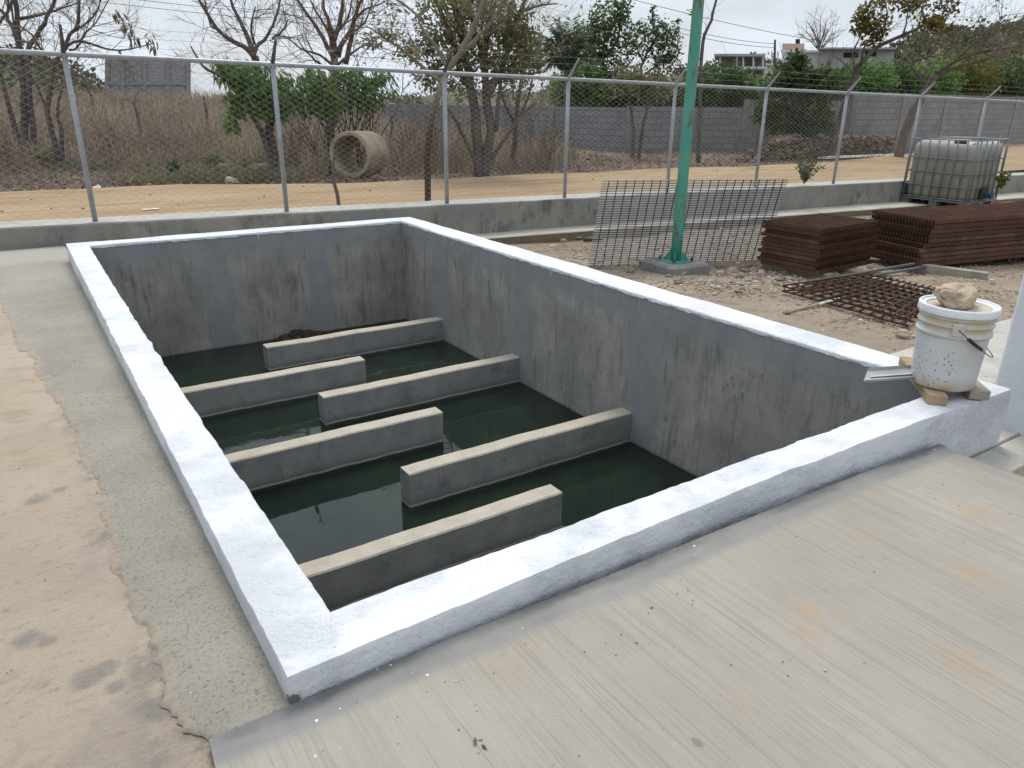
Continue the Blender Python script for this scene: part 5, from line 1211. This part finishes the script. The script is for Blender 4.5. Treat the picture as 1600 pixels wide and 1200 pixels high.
# ------------------------------------------------------------------ dry brush and litter (uncountable)
def pt_at(px, r):
    d = ray(px, 165); h = math.hypot(d.x, d.y); return CAM.x+d.x/h*r, CAM.y+d.y/h*r
rn = random.Random(99); mb = MB(); n = 0
while n < 52000:
    px = rn.uniform(-70, 900); r = 15.5 + 33*rn.random()**1.7; x, y = pt_at(px, r); far_y = lerp(FAR, x)
    if y < far_y+.35: continue
    if 500 < px < 622 and r < 19.3: continue
    if px > 600 and r > 24+max(0, 900-px)*.02: continue
    edge = y-far_y; tall = sm(3.0, 8.5, edge+1.8*N3(x*.5, y*.5)); 
    if px > 450: tall = max(tall, .8*sm(.6, 2.0, edge)*sm(450, 480, px)*(1-sm(880, 900, px)*.6))
    dens = .14+.86*tall
    if rn.random() > dens*(.45+.9*max(0, .5+N3(x*.9, y*.9, 4))): continue
    h = (.10+.75*tall)*rn.uniform(.5,1.35)*(1+.25*N3(x*.4,y*.4,8)); w = .0045*r/16*rn.uniform(.7,1.6)
    a = rn.uniform(0, 6.28); b = V((math.cos(a), math.sin(a), 0))*w; ln = V((rn.gauss(0,.35), rn.gauss(0,.35), 1)).normalized(); ln2 = (ln+V((rn.gauss(0,.3),rn.gauss(0,.3),-.1))).normalized()
    p = V((x, y, gz(x,y)-.04)); q = p+ln*h*.55; t = q+ln2*h*.5
    mb.add([p-b, p+b, q+b*.8, q-b*.8, t], [(0,1,2,3),(3,2,4)]); n += 1
tag(mb.build('dry_grass', M_brush), kind='stuff')
mb = MB(); n = 0
while n < 3200:
    px = rn.uniform(60, 520); r = 14.5 + 8*rn.random(); x, y = pt_at(px, r); e = y-lerp(FAR, x)
    if e < .6 or e > 5.5 or N3(x*.55, y*.55, 33) < .05+.25*rn.random(): continue
    mb.leaf((x, y, ZB-.02), rn.uniform(.10,.34), rn, 0, .10, (rn.gauss(0,.5),rn.gauss(0,.5),1)); n += 1
tag(mb.build('green_undergrowth', M_lf_olive), kind='stuff')
mb = MB(); n = 0
while n < 9000:
    px = rn.uniform(-70, 1240); r = 14 + 16*rn.random()**1.4; x, y = pt_at(px, r); far_y = lerp(FAR, x)
    if y < far_y+.15 or (px > 900 and y > far_y+5): continue
    if rn.random() > .25+.9*max(0, .5+N3(x*1.1, y*1.1, 14)): continue
    h = rn.uniform(.15,.6)*(1.0 if px < 950 else .5); w = .0040*r/16; p = V((x, y, gz(x,y)-.04)); pts = [p]; d = V((rn.gauss(0,.6),rn.gauss(0,.6),1)).normalized()
    for i in range(3): d = (d+V((rn.gauss(0,.35),rn.gauss(0,.35),rn.gauss(0,.2)))).normalized(); pts.append(pts[-1]+d*h/3)
    mb.tube(pts, [w,w*.8,w*.6,w*.3], 3, False); n += 1
tag(mb.build('dead_twigs', M_brush2), kind='stuff')
mb = MB(); n = 0
while n < 9000:
    px = rn.uniform(-70, 1300); r = 12.5 + 17*rn.random()**1.5; x, y = pt_at(px, r); far_y = lerp(FAR, x)
    e = y-far_y
    if e < -.25+.3*rn.random() or rn.random() > .35+.65*sm(-.2,.3,e) : continue
    if rn.random() > .3+.9*max(0, .5+N3(x*1.6, y*1.6, 24)): continue
    mb.leaf((x, y, ZB+rn.uniform(-.03,.03)), rn.uniform(.04,.10), rn, .75, .6); n += 1
for i in range(260):
    px = rn.uniform(-60, 1200); x, y = pt_at(px, rn.uniform(9, 25)); e = y-lerp(FAR, x)
    if e < -.5: continue
    mb.rock((x,y,ZB), rn.uniform(.02,.07), rn, (1.2,1,.7), 5, 3)
tag(mb.build('leaf_litter', M_litter), kind='stuff')
mb = MB()
for i in range(260):                                  # pebbles on the dirt road
    x = rn.uniform(-6, 20); y0 = fy(x)+.5; y1 = lerp(FAR, x)+.2; u = rn.random(); u = u if rn.random() < .4 else (1-.22*u*u if rn.random() < .7 else .12*u)
    mb.rock((x, y0+(y1-y0)*u, -.235), rn.uniform(.006,.02), rn, (1.2,1,.7), 5, 3, .4)
tag(mb.build('road_pebbles', M_gravel), kind='stuff')
mb = MB()
for i in range(420):                                  # loose grit on the hard standing
    if rn.random() < .6: x = rn.uniform(-1.3,-.18); y = rn.uniform(-.1,5)**1.0; z = gz(x, y)+.004 + (.010 if x > lerp(EDGE, y)+.12 else 0)
    else: x = rn.uniform(-.3,2.5); y = -.19-abs(rn.gauss(0,.35)); z = slabz(x)
    mb.rock((x,y,z+.001), rn.uniform(.0010,.0026)*(1+(rn.random() < .04)), rn, (1.2,1,.7), 5, 3, .4)
tag(mb.build('grit', M_gravel), kind='stuff')
p = G(742, 1166, -.08); mb = MB()
for q in range(3): mb.leaf((p.x+.012*q, p.y+rn.uniform(-.01,.01), slabz(p.x)+.004), .020, rn, .3, .5)
tag(mb.build('dry_leaf', M_lf_dry, at=p), 'curled dry leaf scrap lying on the broomed front slab', 'leaf')

# ------------------------------------------------------------------ sky and sun
EL, AZ = 58.0, 28.0                                  # sun ahead and a little to the right
wd = bpy.data.worlds.new('World'); S.world = wd; wd.use_nodes = True; t = wd.node_tree; bg = t.nodes['Background']
sk = t.nodes.new('ShaderNodeTexSky'); sk.sky_type = 'NISHITA'; sk.sun_disc = False; sk.sun_elevation = math.radians(EL); sk.sun_rotation = math.radians(AZ); sk.air_density = 1.0; sk.dust_density = 2.5
tc = t.nodes.new('ShaderNodeTexCoord'); mp = t.nodes.new('ShaderNodeMapping'); mp.inputs['Scale'].default_value = (1,1,2.2); t.links.new(tc.outputs['Generated'], mp.inputs[0])
nz = t.nodes.new('ShaderNodeTexNoise'); nz.inputs['Scale'].default_value = 2.6; nz.inputs['Detail'].default_value = 7; nz.inputs['Roughness'].default_value = .66; t.links.new(mp.outputs[0], nz.inputs['Vector'])
rp = t.nodes.new('ShaderNodeMapRange'); rp.interpolation_type = 'SMOOTHSTEP'; t.links.new(nz.outputs['Fac'], rp.inputs[0])
for i, q in zip((1,2,3,4), (.36,.60,.50,.97)): rp.inputs[i].default_value = q
mx = t.nodes.new('ShaderNodeMix'); mx.data_type = 'RGBA'; t.links.new(rp.outputs[0], mx.inputs[0]); t.links.new(sk.outputs[0], mx.inputs[6])
CLOUD = (8.8, 9.6, 10.6, 1); mx.inputs[7].default_value = CLOUD
sp = t.nodes.new('ShaderNodeSeparateXYZ'); t.links.new(tc.outputs['Generated'], sp.inputs[0])      # an overcast sky is brightest overhead
ov = t.nodes.new('ShaderNodeMapRange'); ov.interpolation_type = 'SMOOTHSTEP'; t.links.new(sp.outputs[2], ov.inputs[0])
for i, q in zip((1,2,3,4), (.28,.95,1.0,1.75)): ov.inputs[i].default_value = q
vm = t.nodes.new('ShaderNodeVectorMath'); vm.operation = 'SCALE'; t.links.new(mx.outputs[2], vm.inputs[0]); t.links.new(ov.outputs[0], vm.inputs['Scale'])
t.links.new(vm.outputs[0], bg.inputs['Color']); bg.inputs['Strength'].default_value = .085
sl = bpy.data.lights.new('sun', 'SUN'); sl.energy = 1.9; sl.angle = math.radians(24); sl.color = (1.0,.95,.87); so = bpy.data.objects.new('sun', sl); COL.objects.link(so)
ds = V((math.sin(math.radians(AZ))*math.cos(math.radians(EL)), math.cos(math.radians(AZ))*math.cos(math.radians(EL)), math.sin(math.radians(EL))))
so.rotation_euler = ds.to_track_quat('Z', 'Y').to_euler(); so.location = (0,0,20)
S.view_settings.view_transform = 'Standard'; S.view_settings.look = 'None'; S.view_settings.gamma = 1.0; S.view_settings.exposure = 0.15
S.render.engine = 'CYCLES'; S.cycles.use_denoising = True; S.cycles.max_bounces = 6; S.cycles.transparent_max_bounces = 4
try: S.cycles.denoiser = 'OPENIMAGEDENOISE'
except Exception: pass
